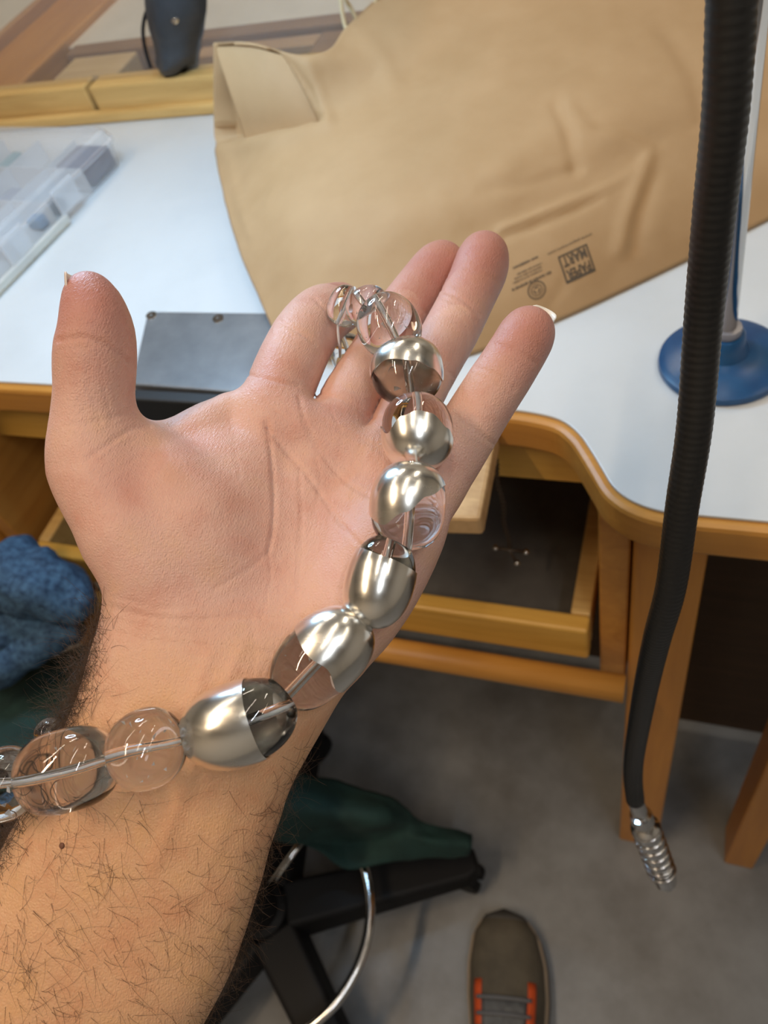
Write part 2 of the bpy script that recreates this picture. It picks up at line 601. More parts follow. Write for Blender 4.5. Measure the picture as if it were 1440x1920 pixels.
tube('end_pin', [e + (-.001, 0, .003), e + (.006, -.004, -.012)], 0.0013, chain_m, ch, 8)
for q in ((-.012, -.001, .004), (.014, .002, -.002), (.006, -.004, -.012)):
    lathe('end_ball', [(0.0, -.0028), (.002, -.002), (.0028, 0), (.002, .002), (0, .0028)], e + q, chrome, ch, 12)

# ------------------------------------------------------------------ stand with blue foot, hanging flexible shaft
st = empty('stand', (0.024, 0.452, BZ), 'chrome rod on a round blue cast foot standing on the bench', 'stand')
lathe('foot', [(0.0405, 0.0004), (0.0425, 0.002), (0.042, 0.006), (0.037, 0.0085), (0.024, 0.0105), (0.0165, 0.013), (0.0135, 0.020), (0.0125, 0.027), (0.0115, 0.028), (0.0, 0.028)], (0.024, 0.452, BZ), blue_cast, st, 48)
p0, p1 = np.array((0.0240, .452, BZ + .0278)), ony(1424, -60, 0.443)
rod_top = p0 + (p1 - p0) * ((1.74 - p0[2]) / (p1[2] - p0[2]))
tube('rod', [p0, p0 * .7 + rod_top * .3, p0 * .3 + rod_top * .7, rod_top], 0.0064, chrome, st, 24)
hook_end = np.array((0.052, 0.395, 1.715))
tube('hook', spline([rod_top - (0, 0, .002), rod_top + (-.004, -.012, .018), (rod_top + hook_end) / 2 + (0, 0, .028), hook_end], 6), 0.003, chrome, st, 10)
lathe('collar', [(0.0095, 0.0003), (0.010, 0.003), (0.0095, 0.006), (0.0066, 0.0065)], p0, mat('worn_grey_collar', (0.28, 0.27, 0.29), 0.4, 0.4), st, 24)

hose_c = [(1386, -160, .187), (1372, 0, .198), (1361, 200, .214), (1339, 400, .236), (1319, 600, .262), (1302, 800, .284), (1279, 950, .305), (1258, 1100, .335), (1231, 1200, .368), (1209, 1300, .42), (1190, 1410, .50), (1187, 1460, .535), (1191, 1500, .555)]
hose_up = [(0.040, 0.345, 1.545), (0.030, 0.30, 1.50), (0.018, 0.265, 1.40), (0.008, 0.245, 1.27)]
fs = empty('flexible_shaft', at(1230, 1600, .58), 'black ribbed flexible shaft hanging down with a chrome handpiece', 'flexible shaft')
HP_ = np.array([np.array(p) for p in hose_up] + [at(*p) for p in hose_c])
S = spline(HP_, 60)
seg_l = np.r_[0, np.cumsum(np.linalg.norm(np.diff(S, axis=0), axis=1))]
n = int(seg_l[-1] / 0.0008)
q = np.linspace(0, seg_l[-1], n)
S = np.stack([np.interp(q, seg_l, S[:, i]) for i in range(3)], 1)
tube('ribbed_sheath', S, 0.0062 * (1 + 0.018 * np.sin(q / 0.0028 * 2 * np.pi)), black_rubber, fs, 20)
ma, mb = np.array((0.039, .341, 1.538)), np.array((0.051, .392, 1.69))
mL = np.linalg.norm(mb - ma)
lathe('motor', [(.008, 0), (.012, .012), (.026, .022), (.029, .03), (.029, mL - .02), (.024, mL - .006), (.006, mL - .004), (.004, mL + .018), (0, mL + .018)], ma, black_plastic, fs, 28, mb - ma)
a, b = at(1191, 1500, .555), at(1248, 1652, .605)
ax = b - a
L = np.linalg.norm(ax)
hp = lathe('handpiece', [(.0052, -.004), (.0056, 0), (.0056, .16 * L), (.0078, .165 * L), (.0082, .24 * L), (.0074, .25 * L), (.0074, .27 * L), (.0102, .30 * L), (.0106, .36 * L), (.0098, .40 * L), (.0104, .45 * L), (.0098, .50 * L), (.0102, .55 * L), (.0096, .60 * L), (.0100, .65 * L), (.0093, .70 * L), (.0096, .75 * L), (.0089, .80 * L), (.0092, .86 * L), (.0086, .92 * L), (.0082, L), (.003, L), (.003, 1.1 * L), (0, 1.1 * L)], a, chrome, fs, 28, ax)
tag(hp, 'chrome handpiece with grip rings')
for k in range(7):
    t_ = .34 + k * .085
    cpt = a + ax * t_
    axn = ax / L
    nu_ = np.cross(axn, (0.3, 1, 0.2)); nu_ /= np.linalg.norm(nu_); nv_ = np.cross(axn, nu_)
    rg = np.array([cpt + .0101 * (math.cos(q_) * nu_ + math.sin(q_) * nv_) for q_ in np.linspace(0, 2 * np.pi, 25)])
    vv, ff = tube_vf(rg, 0.0008, 8, False)
    mesh_np('grip_ring', vv, ff, chrome, fs, True)

# ------------------------------------------------------------------ clear organizer box
bx_m = clear_plastic('milky_clear_plastic', (0.98, 0.985, 0.99), 0.30, 0.12)
dv_m = clear_plastic('milky_divider', (0.97, 0.98, 0.99), 0.52, 0.2)
org = empty('organizer_box', (-0.80, 0.64, BZ), 'clear plastic compartment box with a lid at the left edge of the bench', 'box')
BR = Matrix.Translation((-0.648, 0.768, BZ)) @ Matrix.Rotation(math.radians(-7), 4, 'Z')


def rrect(x0, y0, x1, y1, r, n=5):
    pts = []
    for cx_, cy_, a0 in ((x1 - r, y1 - r, 0), (x0 + r, y1 - r, 90), (x0 + r, y0 + r, 180), (x1 - r, y0 + r, 270)):
        for k in range(n + 1):
            a = math.radians(a0 + 90 * k / n)
            pts.append((cx_ + r * math.cos(a), cy_ + r * math.sin(a)))
    return pts


def tray_shell(name, rings, m, parent, closed='bottom'):
    """thin shell from stacked outlines (list of (outline, z))"""
    V, Fc = [], []
    n = len(rings[0][0])
    for pts, z in rings:
        for x, y in pts:
            V.append(BR @ Vector((x, y, z)))
    for i in range(len(rings) - 1):
        for j in range(n):
            k = (j + 1) % n
            Fc.append((i * n + j, i * n + k, (i + 1) * n + k, (i + 1) * n + j))
    Fc.append(tuple(range(n)) if closed == 'bottom' else tuple((len(rings) - 1) * n + j for j in range(n)))
    return mesh_np(name, V, Fc, m, parent, False)


W_, D_ = 0.36, 0.27
tray_shell('box_base', [(rrect(-W_, -D_, -.004, -.004, .014), .0008), (rrect(-W_, -D_, 0, 0, .016), .030), (rrect(-W_ - .002, -D_ - .002, .003, .003, .018), .030), (rrect(-W_ - .002, -D_ - .002, .003, .003, .018), .033)], bx_m, org, 'bottom')
tray_shell('box_lid', [(rrect(-W_ - .002, -D_ - .002, .003, .003, .018), .0335), (rrect(-W_, -D_, .001, .001, .016), .0345), (rrect(-W_ + .002, -D_ + .002, -.002, -.002, .015), .043), (rrect(-W_ + .006, -D_ + .006, -.007, -.007, .012), .046)], bx_m, org, 'top')


def in_box(name, lo, hi, m, parent, bev=0.001):
    return box(name, lo, hi, m, parent, bev, BR)


for x in (-0.062, -0.122, -0.184, -0.246, -0.306):
    in_box('divider', (x - .0006, -D_ + .006, .002), (x + .0006, -.006, .029), dv_m, org, 0)
for y in (-0.065, -0.130, -0.195):
    in_box('divider', (-W_ + .006, y - .0006, .002), (-.006, y + .0006, .029), dv_m, org, 0)
for y in (-0.11, -0.20):
    in_box('latch', (.003, y - .018, .012), (.007, y + .018, .04), bx_m, org, 0.001)
in_box('hinge', (.0035, -.265, .004), (.0095, -.125, .012), clear_plastic('yellowed_plastic', (0.85, 0.82, 0.66), 0.5, 0.2), org, 0.001)
lab_m = mat('dark_purple_card', (0.065, 0.05, 0.10), 0.5)
o = in_box('purple_pack', (-.055, -.056, .003), (-.008, -.010, .026), lab_m, None, 0.002)
tag(o, 'dark purple pack in the corner compartment of the clear box', 'pack')
for nm_, x, y, sx, sy, col, lb in (
        ('grey_card', -.095, -.10, .020, .018, (.20, .24, .34), 'slate blue card lying in a middle compartment of the clear box'),
        ('blue_bead_bag', -.15, -.095, .022, .02, (.24, .30, .42), 'pale blue packet in the clear box left of the slate card'),
        ('teal_stick', -.17, -.03, .007, .024, (.10, .26, .30), 'teal stick in the back compartment of the clear box'),
        ('grey_clip', -.028, -.105, .009, .010, (.10, .11, .13), 'small dark grey clip near the right wall of the clear box'),
        ('blue_tag', -.030, -.135, .010, .008, (.12, .22, .36), 'small blue tag below the grey clip in the clear box'),
        ('blue_chip', -.10, -.165, .010, .007, (.07, .19, .34), 'tiny bright blue chip in the front row of the clear box')):
    o = in_box(nm_, (x - sx, y - sy, .0025), (x + sx, y + sy, .014), mat(nm_ + '_paint', col, 0.5), None, 0.002)
    tag(o, lb, nm_.split('_')[1])

# ------------------------------------------------------------------ paper bag
bag = empty('paper_bag', onz(900, 560, BZ), 'large creased brown kraft paper bag lying flat on the bench', 'paper bag')
R0 = [(545, 662, .802), (625, 676, .802), (720, 694, .802), (860, 671, .802), (1040, 603, .802), (1250, 506, .802), (1440, 412, .802), (1640, 310, .802)]
R1 = [(515, 628, .817), (610, 594, .838), (735, 537, .850), (870, 466, .854), (1000, 410, .856), (1210, 301, .857), (1440, 186, .858), (1640, 84, .858)]
R2 = [(446, 460, .830), (560, 440, .862), (680, 400, .876), (800, 345, .881), (930, 285, .884), (1120, 195, .884), (1335, 92, .882), (1530, 0, .882)]
R3 = [(404, 285, .846), (500, 262, .870), (608, 225, .884), (730, 160, .890), (850, 90, .895), (1030, 0, .899), (1240, -95, .900), (1430, -180, .900)]
R4 = [(400, 80, .935), (470, 80, .938), (560, 103, .925), (618, 92, .920), (655, 45, .915), (760, -40, .915), (1000, -150, .918), (1200, -240, .918)]
G = [[onz(*p) for p in r] for r in (R0, R1, R2, R3, R4)]
# underside: from the opening back down to the bench (kept under the top sheet)
G_low = []
top_w, bot_w = np.array(G[4]), np.array(G[0])
top = grid_interp(G[1:], 24, 34)               # the big panel, ridge to opening
front_edge = spline(G[0], 24)
NF = 26                                         # the front panel, bench to ridge, slightly bellied
front = np.array([front_edge * (1 - t) + top[0] * t + np.array((0, -1, .6)) * 0.006 * math.sin(math.pi * t) for t in np.linspace(0, 1, NF)[:-1]])
SH = np.concatenate([front, top], 0)
nr, nc = SH.shape[:2]
V = SH.reshape(-1, 3)


def pxw(P):
    c_ = (np.asarray(P) - CAMP) @ ROT
    return np.stack([720 + F * c_[:, 0] / c_[:, 2], 960 + F * c_[:, 1] / c_[:, 2]], 1)


def pdist(Q, pl):
    best = np.full(len(Q), 1e9)
    for a, b in zip(pl[:-1], pl[1:]):
        a, b = np.array(a, float), np.array(b, float)
        ab = b - a
        h = np.clip(((Q - a) @ ab) / (ab @ ab), 0, 1)
        best = np.minimum(best, np.linalg.norm(Q - a - h[:, None] * ab, axis=1))
    return best


UVb = pxw(V)
du = np.gradient(SH, axis=1).reshape(-1, 3)
dvv = np.gradient(SH, axis=0).reshape(-1, 3)
Nb = np.cross(du, dvv)
Nb /= np.linalg.norm(Nb, axis=1)[:, None]
if Nb[:, 2].mean() < 0:
    Nb = -Nb
dsp = np.zeros(len(V))
rows = np.repeat(np.arange(nr), nc)
inner = np.clip(np.minimum(rows, nr - 1 - rows) / 5.0, 0, 1)
# folds: (polyline, height mm (+ ridge, - groove), half width px)
for pts, hgt, w in (
        ([(600, 222), (545, 235), (470, 250), (408, 268)], -3.2, 9), ([(600, 222), (580, 170), (540, 112), (525, 95)], -2.6, 8),
        ([(612, 228), (595, 165), (575, 110)], 2.5, 14), ([(420, 282), (520, 258), (615, 232)], 2.2, 16),
        ([(1045, 195), (1062, 240), (1082, 318)], -2.4, 13), ([(1068, 200), (1100, 245), (1160, 262), (1215, 285)], 1.8, 14), ([(900, 350), (960, 300), (1040, 250)], 1.6, 26), ([(905, 358), (1000, 345), (1075, 318)], -1.2, 14),
        ([(1120, 238), (1170, 240), (1235, 270)], -1.5, 10), ([(1212, 300), (1195, 345), (1168, 425), (1160, 470)], 2.6, 12), ([(1230, 330), (1200, 400), (1190, 470)], -1.8, 12),
        ([(770, 148), (850, 80), (930, 5)], -1.5, 16), ([(640, 300), (780, 215), (1000, 95), (1140, 20)], 1.0, 24), ([(560, 420), (760, 330), (960, 215)], 0.8, 26), ([(700, 210), (860, 120), (980, 40)], -0.8, 18),
        ([(1250, 60), (1300, 140), (1320, 220)], -2.0, 18), ([(660, 40), (720, 110), (740, 170)], 1.3, 18), ([(430, 300), (440, 350), (470, 440)], 1.0, 10),
        ([(940, 432), (1020, 398), (1110, 366), (1180, 330)], 1.6, 8), ([(945, 445), (1040, 412), (1120, 375)], -2.0, 8), ([(1060, 520), (1050, 545), (1030, 580)], -0.8, 10)):
    d = pdist(UVb, pts)
    dsp += hgt * 1e-3 * np.exp(-(d / w) ** 2)
# the tucked gusset triangle at the upper left sits lower than the panel beside it
quad = np.array([(404, 268), (600, 222), (526, 96), (404, 80)], float)
ins = np.ones(len(V), bool)
dmin = np.full(len(V), 1e9)
for a, b in zip(quad, np.roll(quad, -1, 0)):
    cr = (b[0] - a[0]) * (UVb[:, 1] - a[1]) - (b[1] - a[1]) * (UVb[:, 0] - a[0])
    ins &= cr < 0
dedge = np.minimum(pdist(UVb, [(408, 268), (600, 222)]), pdist(UVb, [(600, 222), (526, 96)]))
dsp -= np.where(ins, 0.028 * np.clip(dedge / 15, 0, 1) * np.clip(1 - dedge / 210, 0.1, 1), 0)
for k in range(len(V)):
    p = V[k]
    dsp[k] += 0.0022 * fbm(p, 9, 3) + 0.0006 * fbm(p + 5, 45, 3)
    dsp[k] *= 0.15 + 0.85 * inner[k]
Vtop = V + Nb * dsp[:, None]
Vtop[:, 2] = np.maximum(Vtop[:, 2], BZ + 0.0012)
faces = grid_faces(nr, nc)
# back sheet resting on the bench and on the rail
low = []
T4 = SH[-1]
T0 = SH[0]
NB = 14
for i in range(NB + 1):
    t = i / NB
    row = T4 * (1 - t) + T0 * t
    y = row[:, 1]
    z = np.where(y > 0.84, BZ + 0.047, np.where(y > 0.78, BZ + 0.0012 + (y - 0.78) / 0.06 * 0.0458, BZ + 0.0012))
    w = min(1, t * 6)
    row[:, 2] = (row[:, 2] - 0.004) * (1 - w) + z * w
    low.append(row)
low = np.array(low)
off = len(Vtop)
faces += [tuple(off + k for k in f) for f in grid_faces(NB + 1, nc)]
Vall = np.vstack([Vtop, low.reshape(-1, 3)])
bag_o = mesh_np('bag_paper', Vall, faces, kraft, bag, True)
so = bag_o.modifiers.new('paper', 'SOLIDIFY')
so.thickness = 0.0004
so.offset = 0
# twisted paper handle
tube('handle', spline([onz(652, 64, .909), onz(645, 40, .918), onz(640, 10, .930), onz(640, -25, .942), onz(655, -60, .948), onz(690, -70, .944), onz(712, -40, .932), onz(706, -2, .915), onz(690, 30, .908)], 8), 0.0021, twine_m, bag, 8)
tube('handle', spline([onz(672, 44, .909), onz(658, 16, .920), onz(646, -8, .932), onz(650, -50, .944), onz(690, -85, .950), onz(725, -70, .940), onz(735, -30, .924), onz(728, 4, .909)], 8), 0.0021, twine_m, bag, 8)

# the printed stamp, upside down on the front panel
from mathutils.bvhtree import BVHTree
_bvh = BVHTree.FromPolygons([tuple(v) for v in Vtop], grid_faces(nr, nc))


def on_bag(u, v):
    r = Vector(ray(u, v)).normalized()
    loc, nrm, idx, dist_ = _bvh.ray_cast(Vector(CAMP), r)
    if loc is None:
        return None
    if nrm.dot(r) > 0:
        nrm = -nrm
    return loc + nrm * 0.0005


def print_flat(name, V2, Fc, label=None):
    W = []
    for u, v in V2:
        p = on_bag(u, v)
        W.append(p if p is not None else Vector(onz(u, v, .83)))
    o = mesh_np(name, W, Fc, ink, bag, False)
    if label:
        tag(o, label)
    return o


def text_uv(s, cx_, cy_, ex, ey, height, width=None, bold=0.0):
    """outline text -> pixel positions; ex, ey: unit pixel directions of the text axes"""
    cu = bpy.data.curves.new('t', 'FONT')
    cu.body = s
    cu.align_x = 'CENTER'
    cu.align_y = 'CENTER'
    cu.resolution_u = 2
    cu.offset = bold
    to = bpy.data.objects.new('t', cu)
    COL.objects.link(to)
    bpy.context.view_layer.update()
    me = bpy.data.meshes.new_from_object(to.evaluated_get(bpy.context.evaluated_depsgraph_get()))
    P = np.array([v.co[:2] for v in me.vertices])
    Fc = [tuple(p.vertices) for p in me.polygons]
    bpy.data.objects.remove(to)
    bpy.data.curves.remove(cu)
    bpy.data.meshes.remove(me)
    lo, hi = P.min(0), P.max(0)
    P = (P - (lo + hi) / 2) / (hi - lo)
    wd = width
    ex, ey = np.array(ex, float), np.array(ey, float)
    return np.array((cx_, cy_)) + P[:, :1] * wd * ex + P[:, 1:] * height * ey, Fc


EX = np.array((-0.905, 0.42))        # reading direction runs right to left in the picture
EY = np.array((0.32, 0.947))         # text 'up' points down
uv, fc = text_uv('PAPER', 1085, 507, EX, EY, 19, 49, 0.035)
print_flat('print_word', uv, fc, 'one printed word of the stamp in heavy letters')
uv, fc = text_uv('MART', 1077, 483, EX, EY, 20, 48, 0.03)
print_flat('print_word', uv, fc, 'one printed word of the stamp in heavy letters')
cS = np.array((1081, 495.0))
hw_, hh_, t_ = 30, 27, 3.2
V2, Fc = [], []
for (x0, y0, x1, y1) in ((-hw_, -hh_, hw_, -hh_ + t_), (-hw_, hh_ - t_ * 1.8, hw_, hh_), (-hw_, -hh_, -hw_ + t_, hh_), (hw_ - t_, -hh_, hw_, hh_)):
    n0 = len(V2)
    NS = 6
    for k in range(NS + 1):
        t = k / NS
        if x1 - x0 > y1 - y0:
            V2 += [cS + EX * (x0 + (x1 - x0) * t) + EY * y0, cS + EX * (x0 + (x1 - x0) * t) + EY * y1]
        else:
            V2 += [cS + EX * x0 + EY * (y0 + (y1 - y0) * t), cS + EX * x1 + EY * (y0 + (y1 - y0) * t)]
    for k in range(NS):
        Fc.append((n0 + 2 * k, n0 + 2 * k + 1, n0 + 2 * k + 3, n0 + 2 * k + 2))
print_flat('print_frame', V2, Fc, 'square printed border')
uv, fc = text_uv('www.papermart.com', 1068, 457, EX, EY, 6.5, 92)
print_flat('print_web_line', uv, fc)
# the lines of fine print are too small to read: rows of broken strokes
for x, y, w_, h_ in ((984, 493, 54, 5.5), (993, 504, 50, 3.2), (990, 512, 56, 3.2), (989, 519, 60, 3.2), (997, 527, 80, 5.5)):
    V2, Fc = [], []
    cL = np.array((x, y), float)
    q_ = -w_ / 2
    while q_ < w_ / 2:
        l_ = random.uniform(0.8, 2.2) * h_ / 4
        hh = h_ * random.uniform(0.30, 0.5)
        sl = random.uniform(-0.3, 0.3)
        n0 = len(V2)
        for dx, dy in ((0, -hh), (l_, -hh), (l_ + sl, hh), (sl, hh)):
            V2.append(cL + EX * (q_ + dx) + EY * dy)
        Fc.append((n0, n0 + 1, n0 + 2, n0 + 3))
        q_ += l_ + random.choice((0.5, 0.6, 0.8, 2.0)) * h_ / 4
    print_flat('print_small_line', V2, Fc)
V2, Fc = [], []
c0 = np.array((1006, 544.0))
for r0, r1 in ((15.5, 18), (10, 11.6)):
    n0 = len(V2)
    for k in range(28):
        a = 2 * math.pi * k / 28
        d = EX * math.cos(a) + EY * math.sin(a) * 0.95
        V2 += [c0 + d * r0, c0 + d * r1]
    for k in range(28):
        j = (k + 1) % 28
        Fc.append((n0 + 2 * k, n0 + 2 * k + 1, n0 + 2 * j + 1, n0 + 2 * j))
for k in range(3):
    a = 2 * math.pi * k / 3 + .5
    n0 = len(V2)
    d, e = EX * math.cos(a) + EY * math.sin(a), -EX * math.sin(a) + EY * math.cos(a)
    V2 += [c0 + d * 4 - e * 5, c0 + d * 6.5 - e * 4, c0 + d * 6.0 + e * 4.5, c0 + d * 3.5 + e * 3.5]
    Fc.append((n0, n0 + 1, n0 + 2, n0 + 3))
print_flat('print_round_mark', V2, Fc, 'round recycling mark')

# ------------------------------------------------------------------ stool with foot ring
stool = empty('stool', (-0.45, 0.11, 0), 'black five-armed workshop stool with a chrome foot ring beside the forearm', 'stool')
hub = np.array((-0.45, 0.11, 0.0))
for k in range(5):
    a = math.radians(29 + 72 * k)
    d = np.array((math.cos(a), math.sin(a), 0))
    s_ = np.array((-math.sin(a), math.cos(a), 0))
    bm = bmesh.new()
    secs = []
    for t, w_, z0, z1 in ((0.03, .036, .085, .135), (.15, .032, .075, .112), (.27, .028, .060, .088), (.287, .018, .062, .085)):
        c0 = hub + d * t
        secs.append([bm.verts.new(c0 + s_ * w_ + (0, 0, z0)), bm.verts.new(c0 + s_ * w_ * .8 + (0, 0, z1)), bm.verts.new(c0 - s_ * w_ * .8 + (0, 0, z1)), bm.verts.new(c0 - s_ * w_ + (0, 0, z0))])
    for p_, q_ in zip(secs[:-1], secs[1:]):
        for i in range(4):
            bm.faces.new((p_[i], p_[(i + 1) % 4], q_[(i + 1) % 4], q_[i]))
    bm.faces.new(secs[0][::-1]); bm.faces.new(secs[-1])
    bm_obj('base_arm', bm, black_plastic, stool, False, 0.006, 3)
    cpos = hub + d * 0.262
    wh = lathe('caster', [(.012, -.018), (.025, -.017), (.027, -.012), (.027, -.004), (.02, -.002), (.02, .002), (.027, .004), (.027, .012), (.025, .017), (.012, .018)], cpos + (0, 0, .0275), black_plastic, stool, 24, tuple(s_ * .8 + d * .6))
    tube('caster_stem', [cpos + (0, 0, .05), cpos + (0, 0, .07)], .006, dark_steel, stool, 10)
rr = np.array([hub + (0.01 + .143 * math.cos(a), -.006 + .143 * math.sin(a), .155) for a in np.linspace(0, 2 * np.pi, 65)])
V, fc = tube_vf(rr, 0.0062, 12, False)
mesh_np('foot_ring', V, fc, chrome, stool, True)
for k in range(3):
    a = math.radians((75, 173, 245)[k])
    tube('ring_spoke', [hub + (0.02 * math.cos(a), .02 * math.sin(a), .155), hub + (0.01 + .143 * math.cos(a), -.006 + .143 * math.sin(a), .155)], .005, chrome, stool, 8)
lathe('column', [(.034, .08), (.034, .14), (.026, .145), (.026, .30), (.016, .305), (.016, .43), (.05, .435)], hub, black_plastic, stool, 28)
lathe('seat', [(.10, .43), (.155, .438), (.165, .455), (.160, .475), (.12, .487), (.0, .49)], (-0.535, 0.145, 0), black_plastic, stool, 40)

jk = empty('jacket', (-0.5, 0.2, 0.3), 'dark green cotton jacket draped off the stool, hem hanging to the right', 'jacket')


def cloth(name, G, nu, nv, m, parent, amp, freq, th=0.003):
    S = grid_interp(G, nu, nv)
    nr_, nc_ = S.shape[:2]
    nn = np.cross(np.gradient(S, axis=1), np.gradient(S, axis=0)).reshape(-1, 3)
    nn /= np.linalg.norm(nn, axis=1)[:, None] + 1e-9
    V = S.reshape(-1, 3)
    V = np.array([v + n_ * amp * fbm(v, freq, 4) for v, n_ in zip(V, nn)])
    o = mesh_np(name, V, grid_faces(nr_, nc_), m, parent, True)
    s = o.modifiers.new('thick', 'SOLIDIFY')
    s.thickness = th
    s.offset = 0
    return o


G = [[onz(*p) for p in r] for r in (
    [(330, 1415, .40), (440, 1435, .34), (530, 1447, .29), (625, 1463, .25), (742, 1498, .225), (790, 1540, .185), (884, 1568, .150)],
    [(320, 1470, .42), (430, 1490, .36), (520, 1505, .31), (620, 1525, .275), (705, 1537, .250), (785, 1556, .190), (884, 1584, .162)],
    [(310, 1520, .41), (420, 1535, .35), (510, 1552, .29), (600, 1570, .215), (668, 1570, .175), (770, 1574, .195), (882, 1594, .152)],
    [(300, 1550, .36), (410, 1560, .31), (520, 1572, .26), (590, 1592, .215), (650, 1630, .175), (745, 1612, .165), (876, 1604, .138)])]
cloth('jacket_hem', G, 10, 10, green_cloth, jk, 0.006, 16)
G = [[onz(*p) for p in r] for r in (
    [(-160, 1300, .47), (-60, 1290, .49), (40, 1258, .495), (120, 1225, .49), (190, 1215, .485)],
    [(-160, 1360, .49), (-60, 1345, .505), (40, 1330, .51), (120, 1310, .51), (220, 1290, .505)],
    [(-160, 1440, .51), (-60, 1420, .53), (60, 1410, .54), (160, 1390, .53), (270, 1370, .52)],
    [(-160, 1560, .50), (-40, 1540, .52), (80, 1520, .53), (220, 1480, .52), (360, 1440, .50)])]
cloth('jacket_body', G, 10, 10, green_cloth, jk, 0.010, 14)

sw = empty('sweater', onz(30, 1180, .53), 'blue marled knit sweater heaped on the stool at the left', 'sweater')


def knit_roll(name, pts, radii, seed):
    """a rolled, wrinkled length of knit fabric"""
    S_ = spline([list(onz(*p)) + [r] for p, r in zip(pts, radii)], 16)
    V_, F_ = tube_vf(S_[:, :3], S_[:, 3], 40)
    T_ = np.repeat(S_[:, :3], 40, 0)
    out_ = []
    for v_, c_ in zip(V_, T_):
        d_ = v_ - c_
        k_ = 1 + 0.30 * fbm(v_ + seed, 16, 3) + 0.10 * math.sin(90 * (v_[0] + 0.7 * v_[1]) + 5 * fbm(v_ + seed, 12, 2)) + 0.035 * fbm(v_, 160, 2)
        out_.append(c_ + d_ * k_)
    return mesh_np(name, out_, F_, blue_knit, sw, True)


knit_roll('sweater_sleeve', [(-150, 1150, .615), (-60, 1108, .625), (20, 1092, .630), (85, 1104, .625), (135, 1135, .612), (158, 1162, .600)], [.030, .036, .038, .034, .026, .012], 0.0)
knit_roll('sweater_body', [(-170, 1210, .585), (-90, 1190, .590), (-20, 1168, .592), (50, 1160, .590), (110, 1172, .580), (150, 1190, .572)], [.040, .042, .040, .034, .026, .012], 3.0)
knit_roll('sweater_cuff', [(150, 1180, .585), (110, 1184, .588), (65, 1208, .582), (20, 1240, .572), (-40, 1275, .560)], [.010, .018, .019, .018, .016], 7.0)

# ------------------------------------------------------------------ shoe
shoe = empty('shoe', (-0.13, 0.06, 0), 'olive brown sneaker with orange side patches on the floor', 'shoe')
toe, heel = np.array((-0.158, 0.206, 0)), np.array((-0.105, -0.085, 0))
axs = (heel - toe)
SL = np.linalg.norm(axs)
axs /= SL
sds = np.cross((0, 0, 1), axs)           # towards the picture's right
sds = sds if sds[0] > 0 else -sds
prof_t = [0, .03, .10, .22, .35, .5, .65, .8, .93, 1.0]
prof_w = [.004, .026, .041, .048, .0485, .044, .039, .036, .032, .012]
prof_h = [.030, .046, .056, .064, .076, .092, .098, .10, .10, .085]


def shoe_pt(t, a, k=1.0, z0=0.02):
    w_ = np.interp(t, prof_t, prof_w) * k
    h_ = (np.interp(t, prof_t, prof_h) - z0) * (k if k > 1 else 1)
    cx_ = toe + axs * (SL * t) + sds * 0.006 * math.sin(t * math.pi)
    c_, s_ = math.cos(a), math.sin(a)
    return cx_ + sds * (w_ * math.copysign(abs(c_) ** .75, c_)) + np.array((0, 0, z0 + h_ * abs(s_) ** .8))


def shoe_patch(name, t0, t1, a0, a1, k, m, nt=8, na=8, th=0.0015):
    V = [shoe_pt(t0 + (t1 - t0) * i / nt, math.radians(a0 + (a1 - a0) * j / na), k) for i in range(nt + 1) for j in range(na + 1)]
    o = mesh_np(name, V, grid_faces(nt + 1, na + 1), m, shoe, True)
    s = o.modifiers.new('thick', 'SOLIDIFY')
    s.thickness = th
    return o


olive = mottled('olive_suede', (0.115, 0.095, 0.065), (0.085, 0.07, 0.048), 40, 0.85, 0.2)
grey_m = mottled('grey_mesh', (0.15, 0.15, 0.145), (0.10, 0.10, 0.10), 120, 0.85, 0.3)
orange_m = mat('orange_overlay', (0.62, 0.085, 0.015), 0.6)
sole_m = mat('tan_midsole', (0.36, 0.27, 0.18), 0.7)
dsole = mat('dark_outsole', (0.06, 0.055, 0.05), 0.8)
out = [shoe_pt(t, 0.0, 1.10)[:2] for t in np.linspace(0, 1, 26)] + [shoe_pt(t, math.pi, 1.10)[:2] for t in np.linspace(1, 0, 26)]
prism('outsole', out, 0.0, 0.010, dsole, shoe, 0.002)
out = [shoe_pt(t, 0.0, 1.07)[:2] for t in np.linspace(0, 1, 26)] + [shoe_pt(t, math.pi, 1.07)[:2] for t in np.linspace(1, 0, 26)]
prism('midsole', out, 0.0102, 0.028, sole_m, shoe, 0.003)
NT, NA = 40, 24
V = [shoe_pt(t, math.pi * j / NA) for t in np.linspace(0, 1, NT + 1) for j in range(NA + 1)]
mesh_np('upper', V, grid_faces(NT + 1, NA + 1), olive, shoe, True)
shoe_patch('toe_rim', .0, .05, 0, 180, 1.03, dsole, 5, 20)
shoe_patch('tongue', .36, .80, 62, 118, 1.03, grey_m)
shoe_patch('orange_patch', .30, .47, 118, 134, 1.035, orange_m, 5, 3)
shoe_patch('orange_patch', .30, .47, 44, 60, 1.035, orange_m, 5, 3)
shoe_patch('orange_patch', .525, .56, 80, 92, 1.06, orange_m, 3, 3)
shoe_patch('quarter', .47, .98, 8, 60, 1.025, grey_m)
shoe_patch('quarter', .47, .98, 120, 172, 1.025, grey_m)
lace_m = mat('grey_lace', (0.12, 0.12, 0.125), 0.9)
for k, t in enumerate((.37, .43, .49, .55, .61)):
    tube('lace', spline([shoe_pt(t, math.radians(a), 1.07) for a in (56, 75, 90, 105, 124)], 4), 0.0025, lace_m, shoe, 8)

